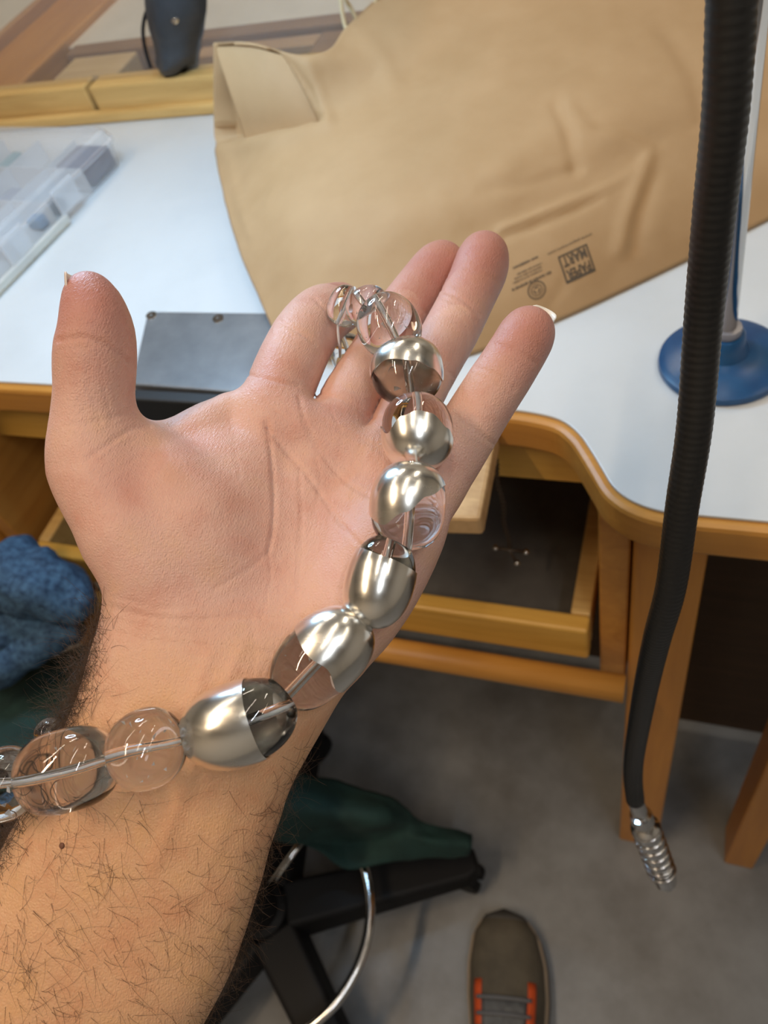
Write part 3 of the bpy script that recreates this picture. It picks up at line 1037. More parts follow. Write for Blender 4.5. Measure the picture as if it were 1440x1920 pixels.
# ring-shaped bench lamp: hangs over the bench just above the picture
lamp_m = bpy.data.materials.new('ring_tube_glow')
lamp_m.use_nodes = True
_nd = lamp_m.node_tree.nodes
_nd.remove(_nd['Principled BSDF'])
_e = _nd.new('ShaderNodeEmission')
_e.inputs[0].default_value = (0.42, 0.70, 1.0, 1)
_e.inputs[1].default_value = 150.0
lamp_m.node_tree.links.new(_e.outputs[0], _nd['Material Output'].inputs['Surface'])
LC = np.array((-0.47, 0.53, 1.27))
LN = _n((0.22, -0.38, -0.9))
lamp = empty('ring_lamp', LC, 'round magnifier lamp with a cool white ring tube over the bench', 'lamp')
_u = _n(np.cross(LN, (0, 1, 0)))
_v = np.cross(LN, _u)
rp = np.array([LC + 0.075 * (math.cos(a) * _u + math.sin(a) * _v) for a in np.linspace(0, 2 * np.pi, 49)])
V, fc = tube_vf(rp, 0.008, 10, False)
mesh_np('ring_tube', V, fc, lamp_m, lamp, True)
house = mat('lamp_housing', (0.75, 0.75, 0.75), 0.4)
rp2 = np.array([LC - LN * 0.02 + 0.082 * (math.cos(a) * _u + math.sin(a) * _v) for a in np.linspace(0, 2 * np.pi, 49)])
V, fc = tube_vf(rp2, 0.011, 10, False)
mesh_np('housing', V, fc, house, lamp, True)
tube('lamp_arm', spline([LC - LN * .02 - _u * .09 if (_u[0] > 0) else LC - LN * .02 + _u * .09, (-0.75, 0.62, 1.47), (-1.18, 0.80, 1.40), (-1.27, 0.84, 1.1), (-1.27, 0.84, 0.8005)], 8), 0.007, house, lamp, 12)

# ------------------------------------------------------------------ the hand: one surface grown from a distance field
# every joint: (pixel u, pixel v, distance of its centre, radius in pixels at that distance)
def C(u, v, d):
    return np.array(((u - 720) / F * d, (v - 960) / F * d, d))


def chain(pts, n=5):
    S = spline(pts, n)
    return [(C(*p[:3]), p[3] * p[2] / F) for p in S]


PALM = []      # (a, ra, b, rb)


def palm(*pts, n=2):
    c = chain(pts, n)
    for i in range(len(c) - 1):
        PALM.append((c[i][0], c[i][1], c[i + 1][0], c[i + 1][1]))


# forearm and wrist: five strands between the thumb-side and the little-finger-side edge
EDGE_T = [(272, 1160, .263, 98), (250, 1290, .260, 97), (204, 1418, .259, 104), (120, 1600, .259, 117), (18, 1805, .259, 130), (-70, 1975, .259, 138), (-230, 2290, .259, 148)]
EDGE_L = [(588, 1225, .267, 97), (522, 1325, .263, 96), (472, 1412, .260, 100), (402, 1618, .259, 105), (344, 1766, .259, 110), (287, 1874, .259, 114), (150, 2200, .259, 120)]
for w_, bulge in ((0, 0), (.25, .0028), (.5, .0036), (.75, .0028), (1, 0)):
    palm(*[tuple((1 - w_) * np.array(p) + w_ * np.array(q) - np.array((0, 0, bulge, 0))) for p, q in zip(EDGE_T, EDGE_L)])
# metacarpals
palm((395, 1150, .269, 90), (450, 970, .277, 82), (497, 800, .289, 66))
palm((450, 1160, .270, 90), (530, 1000, .278, 82), (612, 838, .291, 62))
palm((510, 1170, .270, 90), (610, 1030, .277, 82), (718, 880, .289, 60))
palm((570, 1190, .268, 90), (690, 1060, .272, 82), (812, 918, .280, 58))
# ball of the thumb
palm((345, 1128, .263, 104), (248, 1000, .262, 108), (180, 872, .266, 86))
palm((425, 1085, .266, 90), (370, 975, .264, 100), (285, 860, .269, 78))
palm((460, 1050, .272, 80), (430, 930, .276, 84), (390, 830, .284, 62))
# web between thumb and index
palm((240, 838, .276, 42), (345, 822, .283, 48), (430, 772, .289, 56))
# ball under the little finger
palm((625, 1215, .262, 90), (692, 1105, .265, 96), (748, 1010, .268, 86), (800, 945, .274, 58))
# pads under the fingers
palm((505, 765, .290, 66), (560, 802, .288, 58), (640, 835, .289, 52), (730, 878, .287, 50), (815, 912, .279, 50))

FING = {
    'thumb': [(184, 872, .267, 88), (172, 800, .265, 73), (177, 735, .264, 70), (178, 672, .263, 73), (182, 620, .262, 65), (174, 578, .262, 53), (165, 549, .262, 42)],
    'index': [(500, 800, .290, 66), (535, 705, .300, 64), (568, 635, .312, 61), (600, 595, .327, 57), (625, 582, .344, 50), (644, 574, .360, 45)],
    'middle': [(612, 838, .293, 62), (660, 742, .304, 56), (709, 657, .322, 51), (748, 592, .338, 49), (787, 541, .350, 47), (815, 508, .358, 46), (831, 491, .362, 42)],
    'ring': [(718, 880, .290, 60), (756, 787, .300, 56), (803, 696, .314, 54), (846, 620, .326, 53), (876, 560, .336, 51), (898, 511, .344, 51), (908, 477, .348, 47)],
    'little': [(812, 918, .280, 58), (862, 832, .281, 59), (908, 756, .282, 56), (943, 703, .283, 54), (970, 660, .284, 51), (987, 630, .285, 48), (993, 619, .285, 44)],
}
FSEG = []
for nm, pts in FING.items():
    c = chain(pts, 3)
    FSEG.append([(c[i][0], c[i][1], c[i + 1][0], c[i + 1][1]) for i in range(len(c) - 1)])


def smin(a, b, k):
    h = np.maximum(k - np.abs(a - b), 0) / k
    return np.minimum(a, b) - h * h * k * 0.25


def group_d(P, ys, segs, k):
    """soft union of one group of tapered capsules; P is sorted by its second coordinate"""
    acc = np.zeros(len(P), np.float32)
    far = 7.5 * k
    for a, ra, b, rb in segs:
        y0 = min(a[1] - ra, b[1] - rb) - far
        y1 = max(a[1] + ra, b[1] + rb) + far
        i, j = np.searchsorted(ys, (y0, y1))
        if i >= j:
            continue
        ba = (b - a).astype(np.float32)
        q = P[i:j] - a.astype(np.float32)
        h = np.clip((q @ ba) / max(float(ba @ ba), 1e-12), 0, 1)
        q = q - h[:, None] * ba
        d = np.sqrt(np.einsum('ij,ij->i', q, q)) - (ra + (rb - ra) * h)
        acc[i:j] += np.exp(-np.clip(d, -0.03, 0.06) / k)
    return -k * np.log(acc + 1e-11)


def hand_sdf(P):
    P = np.asarray(P, np.float32)
    o = np.argsort(P[:, 1], kind='stable')
    P = P[o]
    ys = P[:, 1]
    p = group_d(P, ys, PALM, 0.0036) + 0.0050
    res = None
    for i, fs in enumerate(FSEG):
        f = group_d(P, ys, fs, 0.0013) + 0.0013
        d = smin(p, f, 0.012 if i == 0 else 0.0055)
        res = d if res is None else np.minimum(res, d)
    out = np.empty_like(res)
    out[o] = res
    return out


def surface_nets(D, o, h):
    nx, ny, nz = D.shape
    S = D < 0
    idx = [(i, j, k) for i in (0, 1) for j in (0, 1) for k in (0, 1)]
    cs = np.zeros((nx - 1, ny - 1, nz - 1), np.int8)
    for i, j, k in idx:
        cs += S[i:nx - 1 + i, j:ny - 1 + j, k:nz - 1 + k]
    act = (cs > 0) & (cs < 8)
    ids = -np.ones(act.shape, np.int64)
    I = np.argwhere(act)
    ids[act] = np.arange(len(I))
    acc = np.zeros((len(I), 3))
    cnt = np.zeros(len(I))
    for a in range(8):
        for ax in range(3):
            ca = np.array(idx[a])
            if ca[ax]:
                continue
            cb = ca.copy()
            cb[ax] = 1
            da = D[tuple((I + ca).T)]
            db = D[tuple((I + cb).T)]
            cr = (da < 0) != (db < 0)
            t = np.where(cr, da / np.where(cr, da - db, 1), 0)
            p = ca + t[:, None] * (cb - ca)
            acc += np.where(cr[:, None], p, 0)
            cnt += cr
    V = o + h * (I + acc / cnt[:, None])
    Q = []
    for ax in range(3):
        s = [slice(1, -1)] * 3
        s0 = [slice(1, n - 1) for n in D.shape]
        s0[ax] = slice(0, D.shape[ax] - 1)
        s1 = list(s0)
        s1[ax] = slice(1, D.shape[ax])
        A, B = S[tuple(s0)], S[tuple(s1)]
        E = np.argwhere(A != B)
        base = np.array([1, 1, 1])
        base[ax] = 0
        Ei = E + base
        flip = B[tuple(E.T)]
        u, v = [(1, 2), (2, 0), (0, 1)][ax]
        du = np.zeros(3, int); du[u] = 1
        dv = np.zeros(3, int); dv[v] = 1
        q = np.stack([ids[tuple((Ei - du - dv).T)], ids[tuple((Ei - dv).T)], ids[tuple(Ei.T)], ids[tuple((Ei - du).T)]], 1)
        q[flip] = q[flip][:, ::-1]
        Q.append(q)
    return V, np.vstack(Q)


def sdf_grad(P, e=4e-4):
    g = np.zeros_like(P)
    for i in range(3):
        d = np.zeros(3)
        d[i] = e
        g[:, i] = hand_sdf(P + d) - hand_sdf(P - d)
    return g / (2 * e)


def eval_grid(h):
    """evaluate only where the surface can be: coarse pass first"""
    lo = np.array((-0.19, -0.125, 0.212))
    hi = np.array((0.075, 0.215, 0.385))
    n = np.ceil((hi - lo) / h).astype(int) + 1
    c = 6
    nc = np.ceil(n / c).astype(int) + 1
    gc = np.stack(np.meshgrid(*[lo[i] + np.arange(nc[i]) * h * c for i in range(3)], indexing='ij'), -1).reshape(-1, 3)
    dc = hand_sdf(gc).reshape(nc)
    n = (nc - 1) * c + 1
    D = np.repeat(np.repeat(np.repeat(dc, c, 0), c, 1), c, 2)[:n[0], :n[1], :n[2]].astype(np.float32)
    D = np.where(D < 0, np.minimum(D, -0.001), np.maximum(D, 0.001)).astype(np.float32)
    near = np.abs(dc) < h * c * 2.2
    blk = np.argwhere(near[:-1, :-1, :-1] | near[1:, 1:, 1:] | near[1:, :-1, :-1] | near[:-1, 1:, :-1] | near[:-1, :-1, 1:])
    loc = np.stack(np.meshgrid(*[np.arange(c)] * 3, indexing='ij'), -1).reshape(-1, 3)
    for s in range(0, len(blk), 2000):
        ii = (blk[s:s + 2000, None, :] * c + loc[None]).reshape(-1, 3)
        D[tuple(ii.T)] = hand_sdf(lo + ii * h)
    return D, lo


def build_hand_mesh(h=0.0011):
    D, lo = eval_grid(h)
    V, Q = surface_nets(D, lo, h)
    g = sdf_grad(V)
    for _ in range(3):
        d = hand_sdf(V)
        V = V - g * (d / np.maximum((g * g).sum(1), 0.3))[:, None]
    return V, Q


def px(V):
    return np.stack([720 + F * V[:, 0] / V[:, 2], 960 + F * V[:, 1] / V[:, 2]], 1)

# ------------------------------------------------------------------ person: hand and forearm
skin = mat('skin', (0.6, 0.35, 0.26), 0.45)


def skin_nodes():
    nd, lk, b = nodes(skin)
    at_ = nd.new('ShaderNodeAttribute')
    at_.attribute_name = 'tone'
    n1 = tex_noise(skin, 70, 5, 0.6)
    mx = nd.new('ShaderNodeMix')
    mx.data_type = 'RGBA'
    mx.blend_type = 'MULTIPLY'
    r = ramp(skin, n1.outputs['Fac'], [(0.30, (0.92, 0.79, 0.75)), (0.52, (1, 1, 1)), (0.72, (1.0, 0.99, 0.86))])
    mx.inputs['Factor'].default_value = 0.8
    lk.new(at_.outputs['Color'], mx.inputs['A'])
    lk.new(r.outputs[0], mx.inputs['B'])
    lk.new(mx.outputs['Result'], b.inputs['Base Color'])
    b.inputs['Subsurface Weight'].default_value = 0.15
    b.inputs['Subsurface Radius'].default_value = (1.0, 0.35, 0.2)
    b.inputs['Subsurface Scale'].default_value = 0.004
    b.inputs['Specular IOR Level'].default_value = 0.4
    # friction ridges: thin bent bands, and fine skin lines
    tc = nd.new('ShaderNodeTexCoord')
    w = nd.new('ShaderNodeTexWave')
    w.wave_type = 'BANDS'
    w.inputs['Scale'].default_value = 560
    w.inputs['Distortion'].default_value = 14
    w.inputs['Detail'].default_value = 1
    w.inputs['Detail Scale'].default_value = 0.16
    lk.new(tc.outputs['Object'], w.inputs['Vector'])
    n2 = tex_noise(skin, 900, 3, 0.65, stretch=(1, 0.4, 1))
    v = nd.new('ShaderNodeTexVoronoi')
    v.feature = 'DISTANCE_TO_EDGE'
    v.inputs['Scale'].default_value = 900
    lk.new(tc.outputs['Object'], v.inputs['Vector'])
    b1 = bump(skin, w.outputs['Fac'], 0.10, 0.0003)
    b2 = bump(skin, n2.outputs['Fac'], 0.45, 0.0006, b1)
    b3 = bump(skin, v.outputs['Distance'], 0.45, 0.0005, b2)


skin_nodes()
nail_mat = mat('fingernail', (0.80, 0.66, 0.58), 0.3, Subsurface_Weight=0.1)
hair_mat = mat('arm_hair', (0.075, 0.040, 0.020), 0.4)

HV, HQ = build_hand_mesh(0.0010)
HN = sdf_grad(HV)
HN /= np.linalg.norm(HN, axis=1)[:, None] + 1e-9
HP = px(HV)

# creases: pixel polyline, depth in mm, half width in px
CREASE = [
    ([(500, 790), (508, 850), (513, 920), (512, 985), (503, 1035)], 0.85, 7), ([(503, 1035), (460, 1070), (400, 1105)], 0.45, 6),
    ([(500, 800), (530, 840), (575, 890), (607, 935), (650, 995), (700, 1045)], 0.9, 6),
    ([(560, 745), (575, 800), (610, 860), (650, 905), (700, 935)], 0.7, 6),
    ([(610, 790), (650, 815), (700, 835), (735, 870)], 0.4, 6),
    ([(560, 880), (565, 960), (560, 1040), (558, 1110)], 0.6, 5),
    ([(590, 845), (600, 900), (590, 960)], 0.3, 5),
    ([(505, 1035), (507, 1090), (490, 1160)], 0.35, 5),
    ([(205, 1138), (290, 1158), (380, 1162), (480, 1150), (600, 1165)], 0.55, 7),
    ([(215, 1185), (300, 1205), (420, 1212), (540, 1230)], 0.4, 6),
    ([(470, 1160), (478, 1220), (472, 1300)], 0.3, 6),
    ([(110, 638), (160, 634), (205, 650), (244, 680)], 0.9, 7),
    ([(112, 655), (170, 648)], 0.4, 5),
    ([(165, 860), (200, 835), (245, 805), (280, 800)], 0.6, 7),
    ([(120, 800), (180, 790), (240, 775)], 0.35, 6),
    ([(455, 700), (500, 712), (560, 724)], 0.6, 6),
    ([(525, 603), (560, 622), (592, 645)], 0.6, 6),
    ([(518, 613), (552, 632)], 0.4, 5),
    ([(590, 560), (620, 590)], 0.5, 6),
    ([(600, 738), (645, 752), (690, 778)], 0.6, 6),
    ([(752, 560), (780, 568), (800, 585)], 0.55, 6),
    ([(690, 640), (720, 655), (745, 680)], 0.5, 6),
    ([(690, 782), (735, 790), (800, 790)], 0.5, 6),
    ([(830, 545), (865, 560), (900, 590)], 0.6, 6),
    ([(824, 555), (858, 572), (892, 602)], 0.35, 5),
    ([(785, 660), (820, 680), (850, 705)], 0.5, 6),
    ([(868, 500), (905, 515), (940, 530)], 0.35, 6),
    ([(893, 690), (925, 700), (965, 730)], 0.6, 6),
    ([(886, 700), (915, 712), (955, 742)], 0.35, 5),
    ([(925, 645), (960, 655), (1005, 680)], 0.5, 6),
    ([(848, 775), (880, 800), (925, 832)], 0.55, 6),
    ([(470, 735), (500, 760), (540, 790), (600, 850)], 0.35, 4), ([(620, 770), (640, 815), (630, 870)], 0.35, 4), ([(540, 770), (580, 810), (625, 860)], 0.3, 4),
    ([(430, 770), (440, 830), (450, 900)], 0.25, 4), ([(700, 850), (670, 900), (655, 960)], 0.3, 4), ([(620, 930), (612, 1000), (590, 1060)], 0.3, 4),
    ([(180, 870), (215, 842), (262, 818)], 0.3, 4), ([(190, 900), (235, 872), (275, 850)], 0.25, 4), ([(140, 690), (150, 750), (170, 800)], 0.25, 4), ([(165, 680), (172, 740), (190, 800)], 0.25, 4), ([(190, 685), (198, 740), (212, 790)], 0.25, 4),
    ([(220, 1120), (300, 1140), (360, 1140)], 0.3, 5), ([(290, 1240), (380, 1255), (470, 1265)], 0.25, 5), ([(515, 1040), (560, 1150), (590, 1230)], 0.25, 5),
    ([(855, 480), (838, 520)], 0.2, 4), ([(845, 600), (880, 618)], 0.25, 4), ([(905, 720), (945, 745)], 0.25, 4),
]


def pl_dist(Q, pl):
    best = np.full(len(Q), 1e9)
    for a, b in zip(pl[:-1], pl[1:]):
        ab = b - a
        h = np.clip(((Q - a) @ ab) / (ab @ ab), 0, 1)
        d = np.linalg.norm(Q - a - h[:, None] * ab, axis=1)
        best = np.minimum(best, d)
    return best


front = HN[:, 2] < 0.05
disp = np.zeros(len(HV))
for pts, dep, w in CREASE:
    pl = spline(pts, 4) if len(pts) > 2 else np.array(pts, float)
    lo, hi = pl.min(0) - 30, pl.max(0) + 30
    sel = np.where(front & (HP > lo).all(1) & (HP < hi).all(1))[0]
    d = pl_dist(HP[sel], pl)
    disp[sel] -= dep * 0.95e-3 * (np.exp(-(d / (w * 0.62)) ** 2) - 0.22 * np.exp(-(d / (w * 2.0)) ** 2))
# soft pads of the fingers and the tendons of the wrist
for (u, v, r, a) in ((905, 480, 34, .7), (985, 625, 32, .7), (178, 585, 45, .8), (872, 600, 0, 0), (845, 640, 34, .5), (940, 690, 0, 0), (905, 770, 36, .6), (530, 690, 38, .6), (640, 720, 34, .5), (745, 830, 34, .6), (560, 790, 36, .6), (655, 835, 34, .5)):
    if r:
        d = np.hypot(HP[:, 0] - u, HP[:, 1] - v)
        disp += np.where(front, a * 1e-3 * np.exp(-(d / r) ** 2), 0)
for pts, a, w in (([(452, 1215), (400, 1340), (345, 1480), (290, 1620)], 0.55, 14), ([(395, 1225), (340, 1360), (285, 1500)], 0.4, 12), ([(520, 1280), (455, 1440), (400, 1600)], 0.3, 16)):
    d = pl_dist(HP, spline(pts, 4))
    disp += np.where(front, a * 1e-3 * np.exp(-(d / w) ** 2), 0)
HVd = HV + HN * disp[:, None]
HW = CAMP + HVd @ ROT.T

person = empty('person', at(-60, 2100, 0.256), 'bare left hand and hairy forearm of a person, palm up, necklace across it', 'person')
hand_o = mesh_np('arm', HW, HQ, skin, person, True)
tag(hand_o, 'open palm, spread fingers and forearm with dark hair')

# skin tone: pinker towards the finger tips and the heel of the hand, tips also painted darker for weaker light, tanner on the arm
tone = np.zeros((len(HV), 4))
arm_c, palm_c, tip_c = np.array((.68, .385, .215)), np.array((.70, .425, .345)), np.array((.52, .235, .19))
wv = np.clip((HP[:, 1] - 1120) / 260, 0, 1)
c = palm_c + (arm_c - palm_c) * wv[:, None]
tipw = np.zeros(len(HV))
for nm, pts in FING.items():
    e = np.array(pts[-1][:2])
    rr = 105 if nm != 'thumb' else 130
    dz = np.abs(HV[:, 2] - pts[-1][2])
    tipw = np.maximum(tipw, np.exp(-(np.hypot(*(HP - e).T) / rr) ** 2) * (dz < .03))
for (u, v, r, a) in ((240, 910, 70, .5), (330, 880, 60, .35), (745, 800, 60, .4), (640, 790, 50, .3), (560, 770, 50, .3), (690, 1000, 80, .25), (500, 700, 60, .3)):
    tipw = np.maximum(tipw, a * np.exp(-(np.hypot(HP[:, 0] - u, HP[:, 1] - v) / r) ** 2))
c = c + (tip_c - c) * np.clip(tipw, 0, 1)[:, None]
back = np.clip(HN[:, 2] * 2, 0, 1)[:, None]
c = c + (arm_c * 0.95 - c) * back
tone[:, :3] = c
tone[:, 3] = 1
ca = hand_o.data.color_attributes.new('tone', 'FLOAT_COLOR', 'POINT')
ca.data.foreach_set('color', tone.ravel())


def nail(root_uvd, tip_uvd, nrm, width, curve, name='fingernail', m=None):
    """curved plate from its root to its free edge; nrm: camera-frame normal"""
    a, b = C(*root_uvd), C(*tip_uvd)
    ax = b - a
    L = np.linalg.norm(ax)
    ax /= L
    n = np.array(nrm, float)
    n -= ax * n.dot(ax)
    n /= np.linalg.norm(n)
    s = np.cross(ax, n)
    NU, NV_ = 13, 11
    V = []
    for lay in (0.0, -0.0006):
        for i in range(NV_):
            t = i / (NV_ - 1)
            for j in range(NU):
                q = -1 + 2 * j / (NU - 1)
                hw = width / 2 * (1 - 0.10 * (1 - t) ** 2)
                edge = 0.88 + 0.12 * math.sqrt(max(0, 1 - q * q))
                V.append(a + ax * (L * (t * edge + (1 - t) * 0.06 * (q * q))) + s * (hw * q) + n * (curve * (1 - q * q) - 0.0006 * t * t + lay))
    Fc = grid_faces(NV_, NU)
    off = NU * NV_
    Fc += [tuple(off + k for k in f[::-1]) for f in grid_faces(NV_, NU)]
    ring = [j for j in range(NU)] + [i * NU + NU - 1 for i in range(1, NV_)] + [(NV_ - 1) * NU + j for j in range(NU - 2, -1, -1)] + [i * NU for i in range(NV_ - 2, 0, -1)]
    for i in range(len(ring)):
        p, q = ring[i], ring[(i + 1) % len(ring)]
        Fc.append((p, p + off, q + off, q))
    W = CAMP + np.array(V) @ ROT.T
    return mesh_np(name, W, Fc, m or nail_mat, person, True)


tag(nail((142, 575, .262), (134, 513, .2615), (-1, -0.05, 0.05), 0.0125, 0.0022), 'thumb nail seen edge on')
tag(nail((990, 640, .2925), (1027, 578, .2898), (0.35, 0.2, 1), 0.0100, 0.0028, m=mat('white_nail_edge', (0.86, 0.83, 0.76), 0.3)), 'pale nail tip past the little finger')


def grow_hair():
    tri = HQ
    cen = HVd[tri].mean(1)
    nn = HN[tri].mean(1)
    uv = px(cen)
    area_ = np.linalg.norm(np.cross(HVd[tri[:, 2]] - HVd[tri[:, 0]], HVd[tri[:, 3]] - HVd[tri[:, 1]]), axis=1)
    u, v = uv.T
    side = nn[:, 0] * 0.91 + nn[:, 1] * 0.42           # -1 thumb side .. +1 little-finger side
    prob = np.zeros(len(tri))
    prob += np.where(v > 1540, 0.6, 0)                                        # sparse all over the lower arm
    prob += np.where((v > 1120) & (side < -0.62), 9.0 * np.clip((v - 1120) / 110, 0, 1), 0)    # thick on the thumb side
    prob += np.where((v > 1290) & (side < -0.25) & (side >= -0.62), 0.55, 0)
    prob += np.where((v > 1400) & (side > 0.55), 2.2, 0)                       # and along the other edge
    prob += np.where((v > 1470) & (side > 0.1) & (side <= 0.55), 0.22, 0)
    prob += np.where((v > 1480) & (u < 260), 0.9, 0)
    prob += np.where((v > 1140) & (v < 1480) & (side < -0.45) & (u > 60), 7.0 * np.clip((v - 1140) / 90, 0, 1), 0)
    prob[nn[:, 2] > 0.75] = 0
    prob[u < -50] = 0
    prob[(v > 2080)] = 0
    prob *= area_
    N = 3900
    pick = RNG.choice(len(tri), N, p=prob / prob.sum())
    V, Fc, off = [], [], 0
    axis = np.array((-0.42, 0.91, 0.0))
    for i in pick:
        p = cen[i].copy()
        n = nn[i] / np.linalg.norm(nn[i])
        sd = side[i]
        L = RNG.uniform(0.006, 0.018) * (1.15 if sd < -0.55 else 0.85)
        flow = np.array((0.9, 0.42, 0)) * (0.9 if sd > -0.4 else -0.5) + axis * RNG.normal(0.15 if sd > -0.4 else -0.1, 0.55)
        flow += RNG.normal(0, 0.35, 3)
        flow -= n * flow.dot(n)
        flow /= np.linalg.norm(flow) + 1e-9
        lift = RNG.uniform(0.12, 0.5) if abs(sd) < 0.5 else RNG.uniform(0.25, 1.0)
        d = flow + n * lift
        d /= np.linalg.norm(d)
        bend = RNG.normal(0, 0.75, 3) + axis * RNG.normal(0, 0.3)
        pts = [p - n * 0.0004]
        S = 6
        for k in range(S):
            d = d + bend / S * 1.3 - n * (lift * 0.9 / S)
            d /= np.linalg.norm(d)
            if d.dot(n) < 0.02:
                d = d + n * (0.03 - d.dot(n))
            p = p + d * (L / S)
            pts.append(p.copy())
        r = np.linspace(1, 0.35, S + 1) * RNG.uniform(4.5e-5, 7.0e-5)
        tv, tf = tube_vf(np.array(pts), r, 3, False, off)
        V.append(tv)
        Fc += tf
        off += len(tv)
    W = CAMP + np.vstack(V) @ ROT.T
    o = mesh_np('arm_hair', W, Fc, hair_mat, person, True)
    tag(o, 'fine dark brown hair on the forearm', kind='stuff')


grow_hair()
# a small mole on the forearm
i0 = np.argmin(np.hypot(HP[:, 0] - 114, HP[:, 1] - 1587) + (HN[:, 2] > 0) * 1e6)
lathe('mole', [(0.0011, -0.0002), (0.0008, 0.00025), (0.0, 0.0004)], CAMP + ROT @ HVd[i0], mat('mole', (0.16, 0.06, 0.03), 0.6), person, 12, ROT @ HN[i0])


# ------------------------------------------------------------------ necklace
crystal = glass('rock_crystal', (0.985, 0.985, 0.985), 1.52)
smoky = glass('smoky_crystal', (0.90, 0.885, 0.86), 1.52)
silver = mat('brushed_silver', (0.90, 0.885, 0.84), 0.2, 1.0)
_n2 = tex_noise(silver, 60, 4, 0.6, stretch=(1, 3, 1))
_nd, _lk, _b = nodes(silver)
_r = ramp(silver, _n2.outputs['Fac'], [(0.3, (0.17, 0.17, 0.17)), (0.7, (0.29, 0.29, 0.29))])
_lk.new(_r.outputs[0], _b.inputs['Roughness'])
_n3 = tex_noise(silver, 220, 4, 0.6)
bump(silver, _n3.outputs['Fac'], 0.05, 0.0006)
cord_mat = mat('nylon_cord', (0.82, 0.83, 0.86), 0.35, Subsurface_Weight=0.2)
flaw_mat = mat('crystal_inclusion', (0.85, 0.85, 0.85), 0.3, Transmission_Weight=0.4)

necklace = empty('necklace', at(700, 1150, 0.25), 'necklace of large clear crystal beads, several with silver caps, draped across the hand', 'necklace')

# name, start pixel (the capped end), end pixel, half width px, distance (None: lies on the hand), depth tilt, squareness, smoky, cap rim
BEADS = [
    ('b01', (-55, 1478), (72, 1462), 70, None, 0.000, 1.0, 0, None),
    ('b02', (38, 1466), (213, 1422), 75, None, -0.002, 0.72, 0, None),
    ('b03', (203, 1420), (346, 1388), 77, None, 0.000, 0.92, 0, None),
    ('b04', (345, 1392), (553, 1317), 76, None, 0.000, 0.88, 0, [(-180, .65), (-70, .66), (0, .65), (70, .64)]),
    ('b05', (678, 1156), (527, 1313), 73, None, 0.000, 0.86, 1, [(-180, .55), (-60, .57), (-15, .47), (12, .50), (70, .46)]),
    ('b06', (688, 1174), (735, 1006), 63, None, 0.004, 0.86, 1, [(-180, .72), (-70, .77), (0, .73), (75, .68)]),
    ('b07', (770, 868), (763, 1030), 71, 0.2420, 0.004, 0.84, 1, [(-180, .4), (-75, .24), (-28, .33), (5, .50), (38, .66), (80, .58)]),
    ('b08', (785, 880), (780, 738), 66, None, 0.004, 0.86, 0, [(-180, .45), (-85, .57), (-50, .41), (-22, .58), (2, .64), (22, .61), (52, .45), (85, .30)]),
    ('b09', (757, 638), (772, 758), 66, None, -0.003, 0.88, 1, [(-180, .55), (-78, .70), (-40, .60), (-12, .50), (30, .42), (80, .52)]),
    ('b10', (701, 558), (759, 667), 58, 0.2845, -0.004, 0.92, 0, None),
    ('b11', (668, 550), (712, 602), 43, 0.2940, -0.004, 0.95, 0, None),
    ('b12', (664, 538), (633, 610), 34, 0.3045, 0.002, 0.85, 0, None),
    ('b13', (640, 626), (672, 712), 35, 0.366, 0.008, 0.9, 0, None),
    ('b00', (72, 1395), (112, 1352), 26, 0.262, 0.004, 0.9, 0, None),
]


def rest_distance(u, v, hw):
    """walk along the view ray until a ball of this size touches the hand"""
    for d in np.arange(0.17, 0.40, 0.0005):
        if hand_sdf(C(u, v, d)[None])[0] < hw * d / F * 1.09:
            return d
    return 0.32


